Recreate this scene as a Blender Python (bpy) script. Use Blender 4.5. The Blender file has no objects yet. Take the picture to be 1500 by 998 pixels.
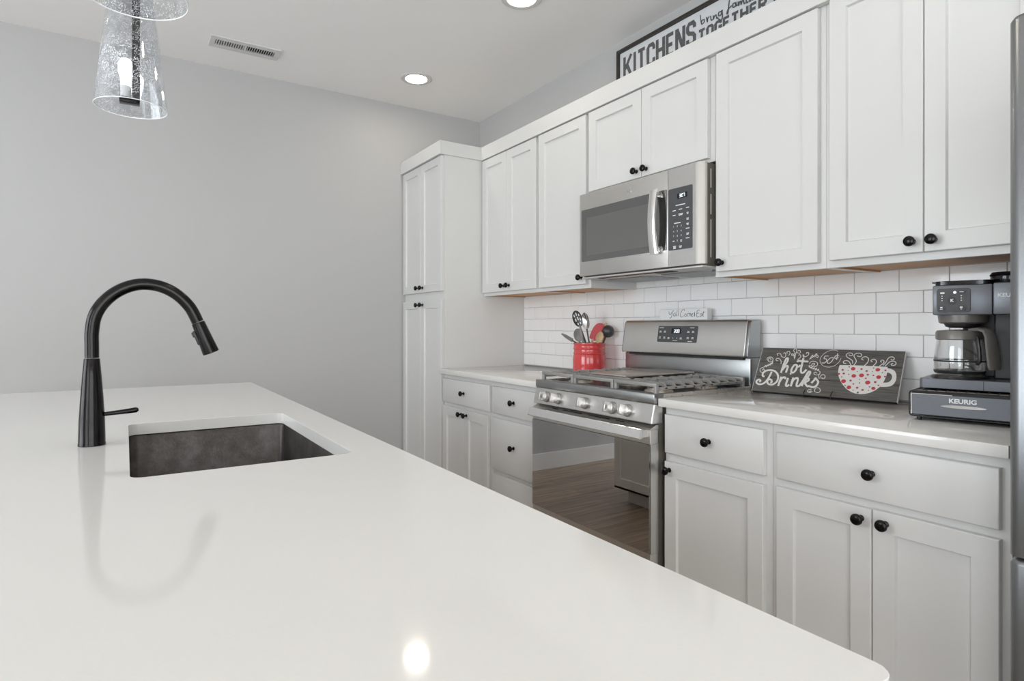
import bpy, bmesh, math, random
from mathutils import Vector, Matrix
random.seed(7)
PI = math.pi
SC = bpy.context.scene
COL = SC.collection

# ------------------------------------------------------------------ camera, world, light, exposure
FPX, V0, YAW = 880.06, 477.64, 0.5720
CAM = (4.0169, -2.2911, 1.1796)
cd = bpy.data.cameras.new('camera')
cd.sensor_width = 36.0
cd.lens = 36.0 * FPX / 1500.0
cd.shift_y = -(499.0 - V0) / 1500.0
cd.clip_start = 0.02
cam = bpy.data.objects.new('camera', cd)
COL.objects.link(cam)
cam.location = CAM
cam.rotation_euler = (PI / 2, 0, PI / 2 - YAW)
SC.camera = cam

SC.view_settings.view_transform = 'Standard'
SC.view_settings.look = 'None'
SC.view_settings.exposure = -0.10
SC.view_settings.gamma = 1.0
SC.view_settings.use_curve_mapping = False
SC.cycles.max_bounces = 16
SC.cycles.diffuse_bounces = 10
SC.cycles.glossy_bounces = 6
SC.cycles.transparent_max_bounces = 16

DAY_FRONT = 41.0        # area lamps outside the added, unseen front windows (each)
DAY_RIGHT = 34.0        # area lamp outside the added, unseen glazing of the right wall
CAN_STRENGTH = 52.0     # recessed lights
BULB_STRENGTH = 25.0
w = bpy.data.worlds.new('world')
SC.world = w
w.use_nodes = True
w.node_tree.nodes['Background'].inputs[0].default_value = (0.72, 0.84, 1.0, 1)
w.node_tree.nodes['Background'].inputs[1].default_value = 1.2

ROOM_X, ROOM_Y, CEIL = 7.2, -5.0, 2.745
def area(name, loc, rot, sx, sy, power, col):
    l = bpy.data.lights.new(name, 'AREA')
    l.shape = 'RECTANGLE'; l.size = sx; l.size_y = sy; l.energy = power; l.color = col
    o = bpy.data.objects.new(name, l); COL.objects.link(o)
    o.location = loc; o.rotation_euler = rot
    return o
# unseen windows, added and sized for their light: (wall, centre along wall, sill z, head z, width)
WIN_FRONT = [(2.0, 0.70, 2.45, 2.0), (5.6, 0.06, 2.45, 2.4)]
WIN_RIGHT = [(-2.6, 0.06, 2.35, 3.2)]
for (c, a, b, ww) in WIN_FRONT:  # area lamps behind the panes stand in for daylight
    area('daylight_lamp', (c, ROOM_Y - 0.16, (a + b) / 2), (PI / 2, 0, 0), ww, b - a, DAY_FRONT * ww, (0.93, 0.965, 1.0))
for (c, a, b, ww) in WIN_RIGHT:
    area('daylight_lamp', (ROOM_X + 0.16, c, (a + b) / 2), (PI / 2, 0, PI / 2), ww, b - a, DAY_RIGHT * ww, (1.0, 0.975, 0.94))

# ------------------------------------------------------------------ materials
def _nt(name):
    m = bpy.data.materials.new(name); m.use_nodes = True
    nt = m.node_tree
    return m, nt, nt.nodes['Principled BSDF']
def N(nt, t, **k):
    n = nt.nodes.new(t)
    for a, b in k.items(): setattr(n, a, b)
    return n
def mat(name, col, rough=0.5, metal=0.0, spec=0.5, var=0.03, nscale=30.0, bump=0.0, bscale=200.0, stretch=None,
        coat=0.0, emit=None, rvar=0.0):
    """principled paint / metal / plastic whose colour, gloss and surface vary a little with procedural noise"""
    m, nt, p = _nt(name)
    tc = N(nt, 'ShaderNodeTexCoord')
    mp = N(nt, 'ShaderNodeMapping')
    if stretch: mp.inputs['Scale'].default_value = stretch
    nt.links.new(tc.outputs['Object'], mp.inputs['Vector'])
    nz = N(nt, 'ShaderNodeTexNoise'); nz.inputs['Scale'].default_value = nscale; nz.inputs['Detail'].default_value = 3
    nt.links.new(mp.outputs[0], nz.inputs['Vector'])
    rp = N(nt, 'ShaderNodeMix'); rp.data_type = 'RGBA'
    rp.inputs[6].default_value = (*[max(0, c * (1 - var)) for c in col], 1)
    rp.inputs[7].default_value = (*[min(1, c * (1 + var)) for c in col], 1)
    nt.links.new(nz.outputs['Fac'], rp.inputs[0])
    nt.links.new(rp.outputs[2], p.inputs['Base Color'])
    p.inputs['Roughness'].default_value = rough
    p.inputs['Metallic'].default_value = metal
    p.inputs['Specular IOR Level'].default_value = spec
    if rvar:
        mr = N(nt, 'ShaderNodeMapRange')
        mr.inputs['To Min'].default_value = max(0, rough - rvar); mr.inputs['To Max'].default_value = rough + rvar
        nt.links.new(nz.outputs['Fac'], mr.inputs['Value']); nt.links.new(mr.outputs[0], p.inputs['Roughness'])
    if coat:
        p.inputs['Coat Weight'].default_value = coat; p.inputs['Coat Roughness'].default_value = 0.05
    if bump:
        n2 = N(nt, 'ShaderNodeTexNoise'); n2.inputs['Scale'].default_value = bscale; n2.inputs['Detail'].default_value = 2
        nt.links.new(mp.outputs[0], n2.inputs['Vector'])
        b = N(nt, 'ShaderNodeBump'); b.inputs['Strength'].default_value = bump; b.inputs['Distance'].default_value = 0.002
        nt.links.new(n2.outputs['Fac'], b.inputs['Height']); nt.links.new(b.outputs[0], p.inputs['Normal'])
    if emit:
        p.inputs['Emission Color'].default_value = (*emit[0], 1); p.inputs['Emission Strength'].default_value = emit[1]
    return m

M = {}
M['wall_far'] = mat('bounce_wall_paint', (0.74, 0.735, 0.72), 0.55, var=0.01)  # unseen walls made paler to bounce light into the room
M['wall'] = mat('wall_paint', (0.475, 0.475, 0.475), 0.55, var=0.01, bump=0.05, bscale=160)
M['ceiling'] = mat('ceiling_paint', (0.86, 0.855, 0.85), 0.85, var=0.01, bump=0.12, bscale=60)
M['trim'] = mat('trim_paint', (0.78, 0.78, 0.77), 0.35, var=0.01)
M['cabinet'] = mat('cabinet_paint', (0.66, 0.66, 0.65), 0.33, var=0.012, nscale=8, spec=0.45)
M['island'] = mat('island_paint', (0.72, 0.69, 0.65), 0.4, var=0.02, nscale=8)
M['kick'] = mat('toe_kick', (0.35, 0.35, 0.35), 0.6)
M['birch'] = mat('birch_ply', (0.56, 0.30, 0.135), 0.5, var=0.14, nscale=14, stretch=(1, 9, 9))
M['bronze'] = mat('oil_rubbed_bronze', (0.022, 0.021, 0.021), 0.2, metal=0.85, spec=0.35, var=0.25, nscale=90)
M['steel'] = mat('brushed_steel', (0.68, 0.67, 0.65), 0.33, metal=1.0, var=0.03, nscale=14, stretch=(.6, 12, 30), rvar=0.03)
M['steel_dark'] = mat('dark_steel', (0.40, 0.41, 0.415), 0.34, metal=1.0, var=0.08, nscale=40, stretch=(2, 2, 30), rvar=0.05)
M['chrome'] = mat('bright_steel', (0.86, 0.85, 0.84), 0.2, metal=1.0, var=0.03)
M['fridge'] = mat('fridge_steel', (0.25, 0.26, 0.27), 0.33, metal=0.9, var=0.04, nscale=30, stretch=(30, 1, 1))
M['fridge_edge'] = mat('fridge_edge_steel', (0.20, 0.19, 0.165), 0.35, metal=0.9, var=0.04)
M['black'] = mat('black_plastic', (0.018, 0.018, 0.019), 0.3, var=0.1)
M['black_matte'] = mat('black_matte', (0.02, 0.02, 0.02), 0.6, var=0.1)
M['panel_dark'] = mat('dark_control_glass', (0.07, 0.073, 0.078), 0.22, var=0.08, nscale=80)
M['screen'] = mat('display_screen', (0.006, 0.006, 0.008), 0.1)
M['digit'] = mat('display_digit', (0.8, 0.85, 0.9), 0.4, emit=((0.85, 0.93, 1.0), 0.9))
M['print'] = mat('white_print', (0.78, 0.78, 0.78), 0.5)
M['iron'] = mat('cast_iron', (0.33, 0.325, 0.315), 0.42, metal=0.35, var=0.2, nscale=120, bump=0.15, bscale=500)
M['cooktop'] = mat('cooktop_steel', (0.66, 0.64, 0.61), 0.28, metal=1.0, var=0.05, rvar=0.04)
M['griddle'] = mat('griddle_plate', (0.50, 0.455, 0.415), 0.32, metal=0.6, var=0.1)
M['burner_al'] = mat('burner_aluminium', (0.62, 0.55, 0.48), 0.4, metal=0.6, var=0.08)
M['tile'] = mat('white_tile', (0.88, 0.88, 0.88), 0.12, var=0.015, nscale=5, coat=0.3)
M['grout'] = mat('grout', (0.47, 0.465, 0.46), 0.85, var=0.05, nscale=200)
M['quartz'] = mat('white_quartz', (0.73, 0.72, 0.70), 0.085, var=0.018, nscale=220, spec=0.5)
M['red'] = mat('red_glaze', (0.60, 0.055, 0.058), 0.14, var=0.16, nscale=14, coat=0.5)
M['red_silicone'] = mat('red_silicone', (0.50, 0.025, 0.035), 0.4)
M['nylon'] = mat('dark_nylon', (0.05, 0.05, 0.053), 0.28, var=0.1)
M['nylon_grey'] = mat('grey_nylon', (0.22, 0.215, 0.205), 0.4, var=0.1)
M['wood_spoon'] = mat('beech', (0.58, 0.40, 0.23), 0.5, var=0.12, nscale=25, stretch=(6, 6, 1))
M['white_block'] = mat('white_block_paint', (0.76, 0.77, 0.77), 0.6, var=0.03)
M['ink'] = mat('dark_ink', (0.06, 0.065, 0.065), 0.6, var=0.25, nscale=60)
M['sign_white'] = mat('sign_whitewash', (0.58, 0.60, 0.62), 0.6, var=0.08, nscale=12, stretch=(1, 6, 6))
M['sign_ink'] = mat('weathered_ink', (0.085, 0.085, 0.085), 0.7, var=0.5, nscale=70)
M['sign_frame'] = mat('sign_frame_wood', (0.022, 0.018, 0.015), 0.4, var=0.35, nscale=40)
M['chalk'] = mat('chalk_white', (0.68, 0.67, 0.65), 0.75, var=0.06, nscale=90)
M['spot_red'] = mat('spot_red', (0.48, 0.045, 0.055), 0.6, var=0.06)
M['spot_dim'] = mat('spot_dim_red', (0.33, 0.075, 0.085), 0.6, var=0.06)
M['spot_grey'] = mat('spot_grey', (0.17, 0.15, 0.14), 0.6, var=0.06)
M['coffee_grey'] = mat('slate_plastic', (0.155, 0.165, 0.185), 0.34, metal=0.35, var=0.05, nscale=120)
M['coffee_trim'] = mat('taupe_plastic', (0.19, 0.178, 0.165), 0.36, metal=0.25, var=0.05)
M['vent'] = mat('vent_white', (0.62, 0.62, 0.62), 0.5)
M['vent_dark'] = mat('duct_shade', (0.05, 0.05, 0.055), 0.8)
M['silver_knob'] = mat('silver_knob', (0.66, 0.645, 0.63), 0.3, metal=1.0, var=0.03)
M['lamp'] = mat('lamp_lens', (0.9, 0.9, 0.88), 0.5, emit=((1.0, 0.90, 0.74), CAN_STRENGTH))
M['bulb'] = mat('bulb_glow', (0.95, 0.95, 0.95), 0.3, emit=((0.95, 0.98, 1.0), BULB_STRENGTH))
M['brown_metal'] = mat('dull_oven_case', (0.15, 0.14, 0.12), 0.5, metal=0.5, var=0.12)
M['grey_panel'] = mat('grey_underside', (0.60, 0.58, 0.56), 0.4, metal=0.3)  # even grey of the microwave underside and side vents
M['mesh_screen'] = mat('microwave_screen', (0.36, 0.365, 0.37), 0.35, var=0.05, nscale=400)
M['amber'] = mat('amber_lens', (0.55, 0.42, 0.30), 0.3)
M['rim'] = mat('rim_glint_white', (0.85, 0.87, 0.88), 0.15)  # opaque white stands for the light caught in the glass edge
M['taupe_satin'] = mat('satin_taupe_bezel', (0.52, 0.50, 0.465), 0.45, metal=0.35, var=0.03)
M['enamel'] = mat('black_enamel', (0.03, 0.029, 0.028), 0.22, var=0.15)
M['foil'] = mat('pod_foil', (0.5, 0.42, 0.40), 0.35, var=0.6, nscale=60)

def sink_mat():
    m, nt, p = _nt('weathered_sink')
    tc = N(nt, 'ShaderNodeTexCoord')
    a = N(nt, 'ShaderNodeTexNoise'); a.inputs['Scale'].default_value = 7; a.inputs['Detail'].default_value = 8; a.inputs['Roughness'].default_value = 0.7
    nt.links.new(tc.outputs['Object'], a.inputs['Vector'])
    r = N(nt, 'ShaderNodeValToRGB'); e = r.color_ramp.elements
    e[0].position = 0.36; e[0].color = (0.034, 0.027, 0.022, 1); e[1].position = 0.66; e[1].color = (0.115, 0.11, 0.108, 1)
    k = r.color_ramp.elements.new(0.5); k.color = (0.064, 0.057, 0.051, 1)
    nt.links.new(a.outputs['Fac'], r.inputs[0]); nt.links.new(r.outputs[0], p.inputs['Base Color'])
    b = N(nt, 'ShaderNodeTexNoise'); b.inputs['Scale'].default_value = 160; b.inputs['Detail'].default_value = 4
    nt.links.new(tc.outputs['Object'], b.inputs['Vector'])
    bu = N(nt, 'ShaderNodeBump'); bu.inputs['Strength'].default_value = 0.25; bu.inputs['Distance'].default_value = 0.002
    nt.links.new(b.outputs['Fac'], bu.inputs['Height']); nt.links.new(bu.outputs[0], p.inputs['Normal'])
    p.inputs['Roughness'].default_value = 0.36; p.inputs['Metallic'].default_value = 0.55
    return m
M['sink'] = sink_mat()

def plank_mat(name, c1, c2, gap, pw, ph, rough, bumpy, grain, rot):
    """boards running along X: brick pattern for the joints, stretched noise for the grain"""
    m, nt, p = _nt(name)
    t0 = N(nt, 'ShaderNodeTexCoord')
    tc = N(nt, 'ShaderNodeMapping'); tc.inputs['Rotation'].default_value = rot
    nt.links.new(t0.outputs['Object'], tc.inputs['Vector'])
    br = N(nt, 'ShaderNodeTexBrick')
    br.inputs['Color1'].default_value = (*c1, 1); br.inputs['Color2'].default_value = (*c2, 1)
    br.inputs['Mortar'].default_value = (*gap, 1)
    br.inputs['Scale'].default_value = 1.0; br.inputs['Mortar Size'].default_value = 0.0012
    br.inputs['Brick Width'].default_value = pw; br.inputs['Row Height'].default_value = ph
    nt.links.new(tc.outputs[0], br.inputs['Vector'])
    mp = N(nt, 'ShaderNodeMapping'); mp.inputs['Scale'].default_value = grain
    nt.links.new(tc.outputs[0], mp.inputs['Vector'])
    nz = N(nt, 'ShaderNodeTexNoise'); nz.inputs['Scale'].default_value = 1.0; nz.inputs['Detail'].default_value = 9; nz.inputs['Roughness'].default_value = 0.65
    nt.links.new(mp.outputs[0], nz.inputs['Vector'])
    r = N(nt, 'ShaderNodeValToRGB'); r.color_ramp.elements[0].position = 0.32; r.color_ramp.elements[0].color = (0.45, 0.43, 0.41, 1)
    r.color_ramp.elements[1].position = 0.7; r.color_ramp.elements[1].color = (1.25, 1.22, 1.2, 1)
    nt.links.new(nz.outputs['Fac'], r.inputs[0])
    mx = N(nt, 'ShaderNodeMix'); mx.data_type = 'RGBA'; mx.blend_type = 'MULTIPLY'; mx.inputs[0].default_value = 1
    nt.links.new(br.outputs['Color'], mx.inputs[6]); nt.links.new(r.outputs[0], mx.inputs[7])
    nt.links.new(mx.outputs[2], p.inputs['Base Color'])
    p.inputs['Roughness'].default_value = rough
    bu = N(nt, 'ShaderNodeBump'); bu.inputs['Strength'].default_value = bumpy; bu.inputs['Distance'].default_value = 0.001
    nt.links.new(nz.outputs['Fac'], bu.inputs['Height']); nt.links.new(bu.outputs[0], p.inputs['Normal'])
    return m
M['floor'] = plank_mat('wood_floor', (0.45, 0.345, 0.265), (0.35, 0.27, 0.21), (0.06, 0.045, 0.035), 1.2, 0.15, 0.38, 0.15, (2.2, 34, 34), (0, 0, PI / 2))
M['drink_board'] = plank_mat('charcoal_boards', (0.125, 0.122, 0.115), (0.105, 0.102, 0.096), (0.012, 0.012, 0.012), 3.0, 0.0651, 0.65, 0.3, (9, 190, 190), (-PI / 2, 0, 0))

def glass_mat(name, tint, refl, seeds=False, rough=0.02, min_refl=0.03):
    """thin pane: transparent with a mirror share rising at grazing angles; optional seed bubbles"""
    m = bpy.data.materials.new(name); m.use_nodes = True
    nt = m.node_tree; nt.nodes.clear()
    out = N(nt, 'ShaderNodeOutputMaterial')
    tr = N(nt, 'ShaderNodeBsdfTransparent'); tr.inputs[0].default_value = (*tint, 1)
    gl = N(nt, 'ShaderNodeBsdfGlossy'); gl.inputs['Roughness'].default_value = rough; gl.inputs[0].default_value = (1, 1, 1, 1)
    lw = N(nt, 'ShaderNodeLayerWeight'); lw.inputs[0].default_value = 0.35
    mr = N(nt, 'ShaderNodeMapRange'); mr.inputs['To Min'].default_value = min_refl; mr.inputs['To Max'].default_value = refl
    nt.links.new(lw.outputs['Facing'], mr.inputs['Value'])
    mx = N(nt, 'ShaderNodeMixShader')
    nt.links.new(mr.outputs[0], mx.inputs[0]); nt.links.new(tr.outputs[0], mx.inputs[1]); nt.links.new(gl.outputs[0], mx.inputs[2])
    last = mx
    if seeds:
        tc = N(nt, 'ShaderNodeTexCoord')
        vo = N(nt, 'ShaderNodeTexVoronoi'); vo.inputs['Scale'].default_value = 260
        nt.links.new(tc.outputs['Object'], vo.inputs['Vector'])
        nz = N(nt, 'ShaderNodeTexNoise'); nz.inputs['Scale'].default_value = 45; nz.inputs['Detail'].default_value = 2
        nt.links.new(tc.outputs['Object'], nz.inputs['Vector'])
        ad = N(nt, 'ShaderNodeMath', operation='LESS_THAN'); ad.inputs[1].default_value = 0.31
        nt.links.new(vo.outputs['Distance'], ad.inputs[0])
        gt = N(nt, 'ShaderNodeMath', operation='GREATER_THAN'); gt.inputs[1].default_value = 0.44
        nt.links.new(nz.outputs['Fac'], gt.inputs[0])
        mu = N(nt, 'ShaderNodeMath', operation='MULTIPLY'); nt.links.new(ad.outputs[0], mu.inputs[0]); nt.links.new(gt.outputs[0], mu.inputs[1])
        m2 = N(nt, 'ShaderNodeMath', operation='MULTIPLY'); m2.inputs[1].default_value = 0.55
        nt.links.new(mu.outputs[0], m2.inputs[0])
        df = N(nt, 'ShaderNodeBsdfTranslucent'); df.inputs[0].default_value = (0.95, 0.97, 1, 1)
        g2 = N(nt, 'ShaderNodeBsdfDiffuse'); g2.inputs[0].default_value = (0.9, 0.92, 0.95, 1)
        as_ = N(nt, 'ShaderNodeMixShader'); as_.inputs[0].default_value = 0.5
        nt.links.new(df.outputs[0], as_.inputs[1]); nt.links.new(g2.outputs[0], as_.inputs[2])
        m3 = N(nt, 'ShaderNodeMixShader')
        nt.links.new(m2.outputs[0], m3.inputs[0]); nt.links.new(mx.outputs[0], m3.inputs[1]); nt.links.new(as_.outputs[0], m3.inputs[2])
        last = m3
    nt.links.new(last.outputs[0], out.inputs[0])
    return m
M['pane'] = glass_mat('window_pane', (0.98, 0.99, 0.99), 0.25)
M['seeded'] = glass_mat('seeded_glass', (0.88, 0.89, 0.90), 0.34, min_refl=0.02, seeds=True)
M['carafe_glass'] = glass_mat('carafe_glass', (0.95, 0.95, 0.95), 0.5)
M['oven_glass'] = glass_mat('oven_glass', (0.42, 0.40, 0.37), 0.78, rough=0.012, min_refl=0.34)
M['mw_glass'] = glass_mat('microwave_glass', (0.62, 0.62, 0.60), 0.45, rough=0.06, min_refl=0.12)

# ------------------------------------------------------------------ mesh helpers
WORLD = {}
def wm(o): return WORLD.get(o.name, Matrix.Identity(4))

class MB:
    def __init__(s): s.bm = bmesh.new(); s.mi = 0
    def _add(s, verts, faces):
        vs = [s.bm.verts.new(v) for v in verts]
        fs = []
        for f in faces:
            try:
                fc = s.bm.faces.new([vs[i] for i in f]); fc.material_index = s.mi; fs.append(fc)
            except ValueError: pass
        return vs, fs
    def box(s, x0, x1, y0, y1, z0, z1, b=0.0, seg=2, mtx=None):
        v = [(x0, y0, z0), (x1, y0, z0), (x1, y1, z0), (x0, y1, z0), (x0, y0, z1), (x1, y0, z1), (x1, y1, z1), (x0, y1, z1)]
        if mtx: v = [mtx @ Vector(p) for p in v]
        vs, fs = s._add(v, [(0, 3, 2, 1), (4, 5, 6, 7), (0, 1, 5, 4), (1, 2, 6, 5), (2, 3, 7, 6), (3, 0, 4, 7)])
        if b:
            es = list({e for f in fs for e in f.edges})
            r = bmesh.ops.bevel(s.bm, geom=es, offset=b, segments=seg, profile=0.5, affect='EDGES', clamp_overlap=True)
            for f in r['faces']: f.material_index = s.mi
        return s
    def lathe(s, prof, c=(0, 0, 0), axis=(0, 0, 1), seg=32, cap=True):
        """prof: [(r, h)] along axis from c"""
        ax = Vector(axis).normalized(); q = Vector((0, 0, 1)).rotation_difference(ax).to_matrix(); c = Vector(c)
        verts = []; faces = []
        for (r, h) in prof:
            for k in range(seg):
                a = 2 * PI * k / seg
                verts.append(c + q @ Vector((r * math.cos(a), r * math.sin(a), h)))
        n = len(prof)
        for i in range(n - 1):
            for k in range(seg):
                k2 = (k + 1) % seg
                faces.append((i * seg + k, i * seg + k2, (i + 1) * seg + k2, (i + 1) * seg + k))
        if cap:
            if prof[0][0] > 1e-6: faces.append(tuple(reversed(range(seg))))
            if prof[-1][0] > 1e-6: faces.append(tuple((n - 1) * seg + k for k in range(seg)))
        s._add(verts, faces)
        return s
    def tube(s, pts, r, seg=12, closed=False, flat=None):
        """swept tube, r a number or one per point; flat=(a,b) scales the section"""
        P = [Vector(p) for p in pts]; n = len(P)
        R = r if isinstance(r, (list, tuple)) else [r] * n
        T = []
        for i in range(n):
            a = P[(i - 1) % n] if (closed or i > 0) else P[i]
            b = P[(i + 1) % n] if (closed or i < n - 1) else P[i]
            T.append((b - a).normalized())
        u = T[0].orthogonal().normalized()
        verts = []; faces = []
        for i in range(n):
            u = (u - T[i] * u.dot(T[i]))
            u = u.normalized() if u.length > 1e-6 else T[i].orthogonal().normalized()
            v = T[i].cross(u)
            for k in range(seg):
                a = 2 * PI * k / seg
                verts.append(P[i] + (u * math.cos(a) + v * math.sin(a)) * R[i])
        m = n if closed else n - 1
        for i in range(m):
            j = (i + 1) % n
            for k in range(seg):
                k2 = (k + 1) % seg
                faces.append((i * seg + k, i * seg + k2, j * seg + k2, j * seg + k))
        if not closed:
            faces.append(tuple(reversed(range(seg)))); faces.append(tuple((n - 1) * seg + k for k in range(seg)))
        s._add(verts, faces)
        return s
    def prism(s, poly, f, t0, t1):
        """closed 2-D outline extruded between t0 and t1; f(a, b, t) -> point"""
        n = len(poly)
        verts = [f(a, b, t0) for a, b in poly] + [f(a, b, t1) for a, b in poly]
        faces = [tuple(reversed(range(n))), tuple(range(n, 2 * n))]
        faces += [(i, (i + 1) % n, n + (i + 1) % n, n + i) for i in range(n)]
        s._add(verts, faces)
        return s
    def loft(s, loops, closed_ends=(True, True)):
        n = len(loops[0]); verts = [p for l in loops for p in l]; faces = []
        for i in range(len(loops) - 1):
            for k in range(n):
                k2 = (k + 1) % n
                faces.append((i * n + k, i * n + k2, (i + 1) * n + k2, (i + 1) * n + k))
        if closed_ends[0]: faces.append(tuple(reversed(range(n))))
        if closed_ends[1]: faces.append(tuple((len(loops) - 1) * n + k for k in range(n)))
        s._add(verts, faces)
        return s
    def ribbon(s, pts, wd, f, t=0.0, th=0.0004):
        """flat painted stroke along 2-D pts, mapped by f(a, b, t)"""
        P = [Vector(p) for p in pts]; n = len(P)
        L = []; Rr = []
        for i in range(n):
            a = P[max(i - 1, 0)]; b = P[min(i + 1, n - 1)]
            d = (b - a)
            d = d.normalized() if d.length > 1e-9 else Vector((1, 0))
            nn = Vector((-d.y, d.x)); k = 1.0
            if 0 < i < n - 1:
                d1 = (P[i] - P[i - 1]).normalized()
                c = max(0.5, abs(nn.dot(Vector((-d1.y, d1.x))))); k = 1 / c
            h = (wd[i] if isinstance(wd, (list, tuple)) else wd) / 2
            L.append(P[i] + nn * h * k); Rr.append(P[i] - nn * h * k)
        verts = []; faces = []
        for i in range(n):
            verts += [f(L[i].x, L[i].y, t), f(Rr[i].x, Rr[i].y, t), f(L[i].x, L[i].y, t + th), f(Rr[i].x, Rr[i].y, t + th)]
        for i in range(n - 1):
            a = 4 * i; b = a + 4
            faces += [(a + 2, a + 3, b + 3, b + 2), (a, b, b + 1, a + 1), (a, a + 2, b + 2, b), (a + 1, b + 1, b + 3, a + 3)]
        faces += [(0, 1, 3, 2), (4 * n - 4, 4 * n - 2, 4 * n - 1, 4 * n - 3)]
        s._add(verts, faces)
        return s
    def disc(s, a, b, ra, rb, f, t, th=0.0004, seg=18):
        return s.prism([(a + ra * math.cos(2 * PI * k / seg), b + rb * math.sin(2 * PI * k / seg)) for k in range(seg)], f, t, t + th)
    def text(s, body, size, f, t, align='CENTER', bold=0.0, th=0.0004, sx=1.0):
        cu = bpy.data.curves.new('t', 'FONT'); cu.body = body; cu.size = size; cu.align_x = align; cu.align_y = 'CENTER'
        cu.offset = bold; cu.resolution_u = 3
        o = bpy.data.objects.new('t', cu)
        me = bpy.data.meshes.new_from_object(o)
        verts = []; faces = []
        base = [v.co.copy() for v in me.vertices]
        for p in me.polygons: faces.append(tuple(p.vertices))
        s._add([f(c.x * sx, c.y, t + th) for c in base], faces)
        bpy.data.objects.remove(o); bpy.data.curves.remove(cu); bpy.data.meshes.remove(me)
        return s
    def build(s, name, mats, parent=None, local=False, smooth=35, bevel=0.0):
        me = bpy.data.meshes.new(name)
        bmesh.ops.recalc_face_normals(s.bm, faces=s.bm.faces[:])
        if parent is not None and not local:
            s.bm.transform(wm(parent).inverted())
        s.bm.to_mesh(me); s.bm.free()
        for m in (mats if isinstance(mats, (list, tuple)) else [mats]): me.materials.append(M[m])
        if smooth:
            for p in me.polygons: p.use_smooth = True
            me.set_sharp_from_angle(angle=math.radians(smooth))
        o = bpy.data.objects.new(name, me); COL.objects.link(o)
        WORLD[o.name] = wm(parent) if parent is not None else Matrix.Identity(4)
        if parent is not None: o.parent = parent
        if bevel:
            bv = o.modifiers.new('edges', 'BEVEL'); bv.width = bevel; bv.segments = 2; bv.limit_method = 'ANGLE'; bv.angle_limit = math.radians(40)
        return o

def tag(o, label=None, cat=None, group=None, kind=None):
    if label: o['label'] = label
    if cat: o['category'] = cat
    if group: o['group'] = group
    if kind: o['kind'] = kind
    return o
def thing(name, label, cat, loc=(0, 0, 0), rz=0.0, group=None, rot=None):
    o = bpy.data.objects.new(name, None); COL.objects.link(o)
    o.empty_display_size = 0.05
    o.location = loc; o.rotation_euler = rot if rot else (0, 0, rz)
    WORLD[o.name] = Matrix.Translation(loc) @ o.rotation_euler.to_matrix().to_4x4()
    return tag(o, label, cat, group)
def struct(name, mb, m, parent=None, smooth=0):
    o = mb.build(name, m, parent, smooth=smooth)
    if parent is None: o['kind'] = 'structure'
    return o
def lab(o, text): o['label'] = text; return o
def smoothline(pts, k=5):
    """Catmull-Rom through points of any dimension"""
    P = [Vector(p) for p in pts]; out = []
    for i in range(len(P) - 1):
        p0 = P[max(i - 1, 0)]; p1 = P[i]; p2 = P[i + 1]; p3 = P[min(i + 2, len(P) - 1)]
        for j in range(k):
            t = j / k
            out.append(0.5 * ((2 * p1) + (p2 - p0) * t + (2 * p0 - 5 * p1 + 4 * p2 - p3) * t * t + (3 * p1 - p0 - 3 * p2 + p3) * t ** 3))
    out.append(P[-1])
    return out
def rrect(x0, x1, y0, y1, r, seg=5):
    pts = []
    for (cx, cy, a0) in ((x1 - r, y1 - r, 0), (x0 + r, y1 - r, PI / 2), (x0 + r, y0 + r, PI), (x1 - r, y0 + r, 1.5 * PI)):
        for k in range(seg + 1):
            a = a0 + PI / 2 * k / seg
            pts.append((cx + r * math.cos(a), cy + r * math.sin(a)))
    return pts
SEGS = {'0': 'abcdef', '1': 'bc', '2': 'abged', '3': 'abgcd', '4': 'fgbc', '5': 'afgcd', '6': 'afgedc', '7': 'abc', '8': 'abcdefg', '9': 'abcdfg'}
def digits(mb, s, cx, cz, h, f, t):
    wd = h * 0.55; st = h * 0.13; x = cx - (len(s) * wd * 1.35) / 2
    for ch in s:
        if ch == ':':
            mb.disc(x, cz + h * .2, st * .6, st * .6, f, t); mb.disc(x, cz - h * .2, st * .6, st * .6, f, t); x += wd * 0.35; continue
        A = {'a': ((0, h / 2), (wd, h / 2)), 'd': ((0, -h / 2), (wd, -h / 2)), 'g': ((0, 0), (wd, 0)), 'f': ((0, 0), (0, h / 2)),
             'b': ((wd, 0), (wd, h / 2)), 'e': ((0, -h / 2), (0, 0)), 'c': ((wd, -h / 2), (wd, 0))}
        for g in SEGS[ch]:
            p, q = A[g]
            mb.ribbon([(x + p[0], cz + p[1]), (x + q[0], cz + q[1])], st, f, t)
        x += wd * 1.35

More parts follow.
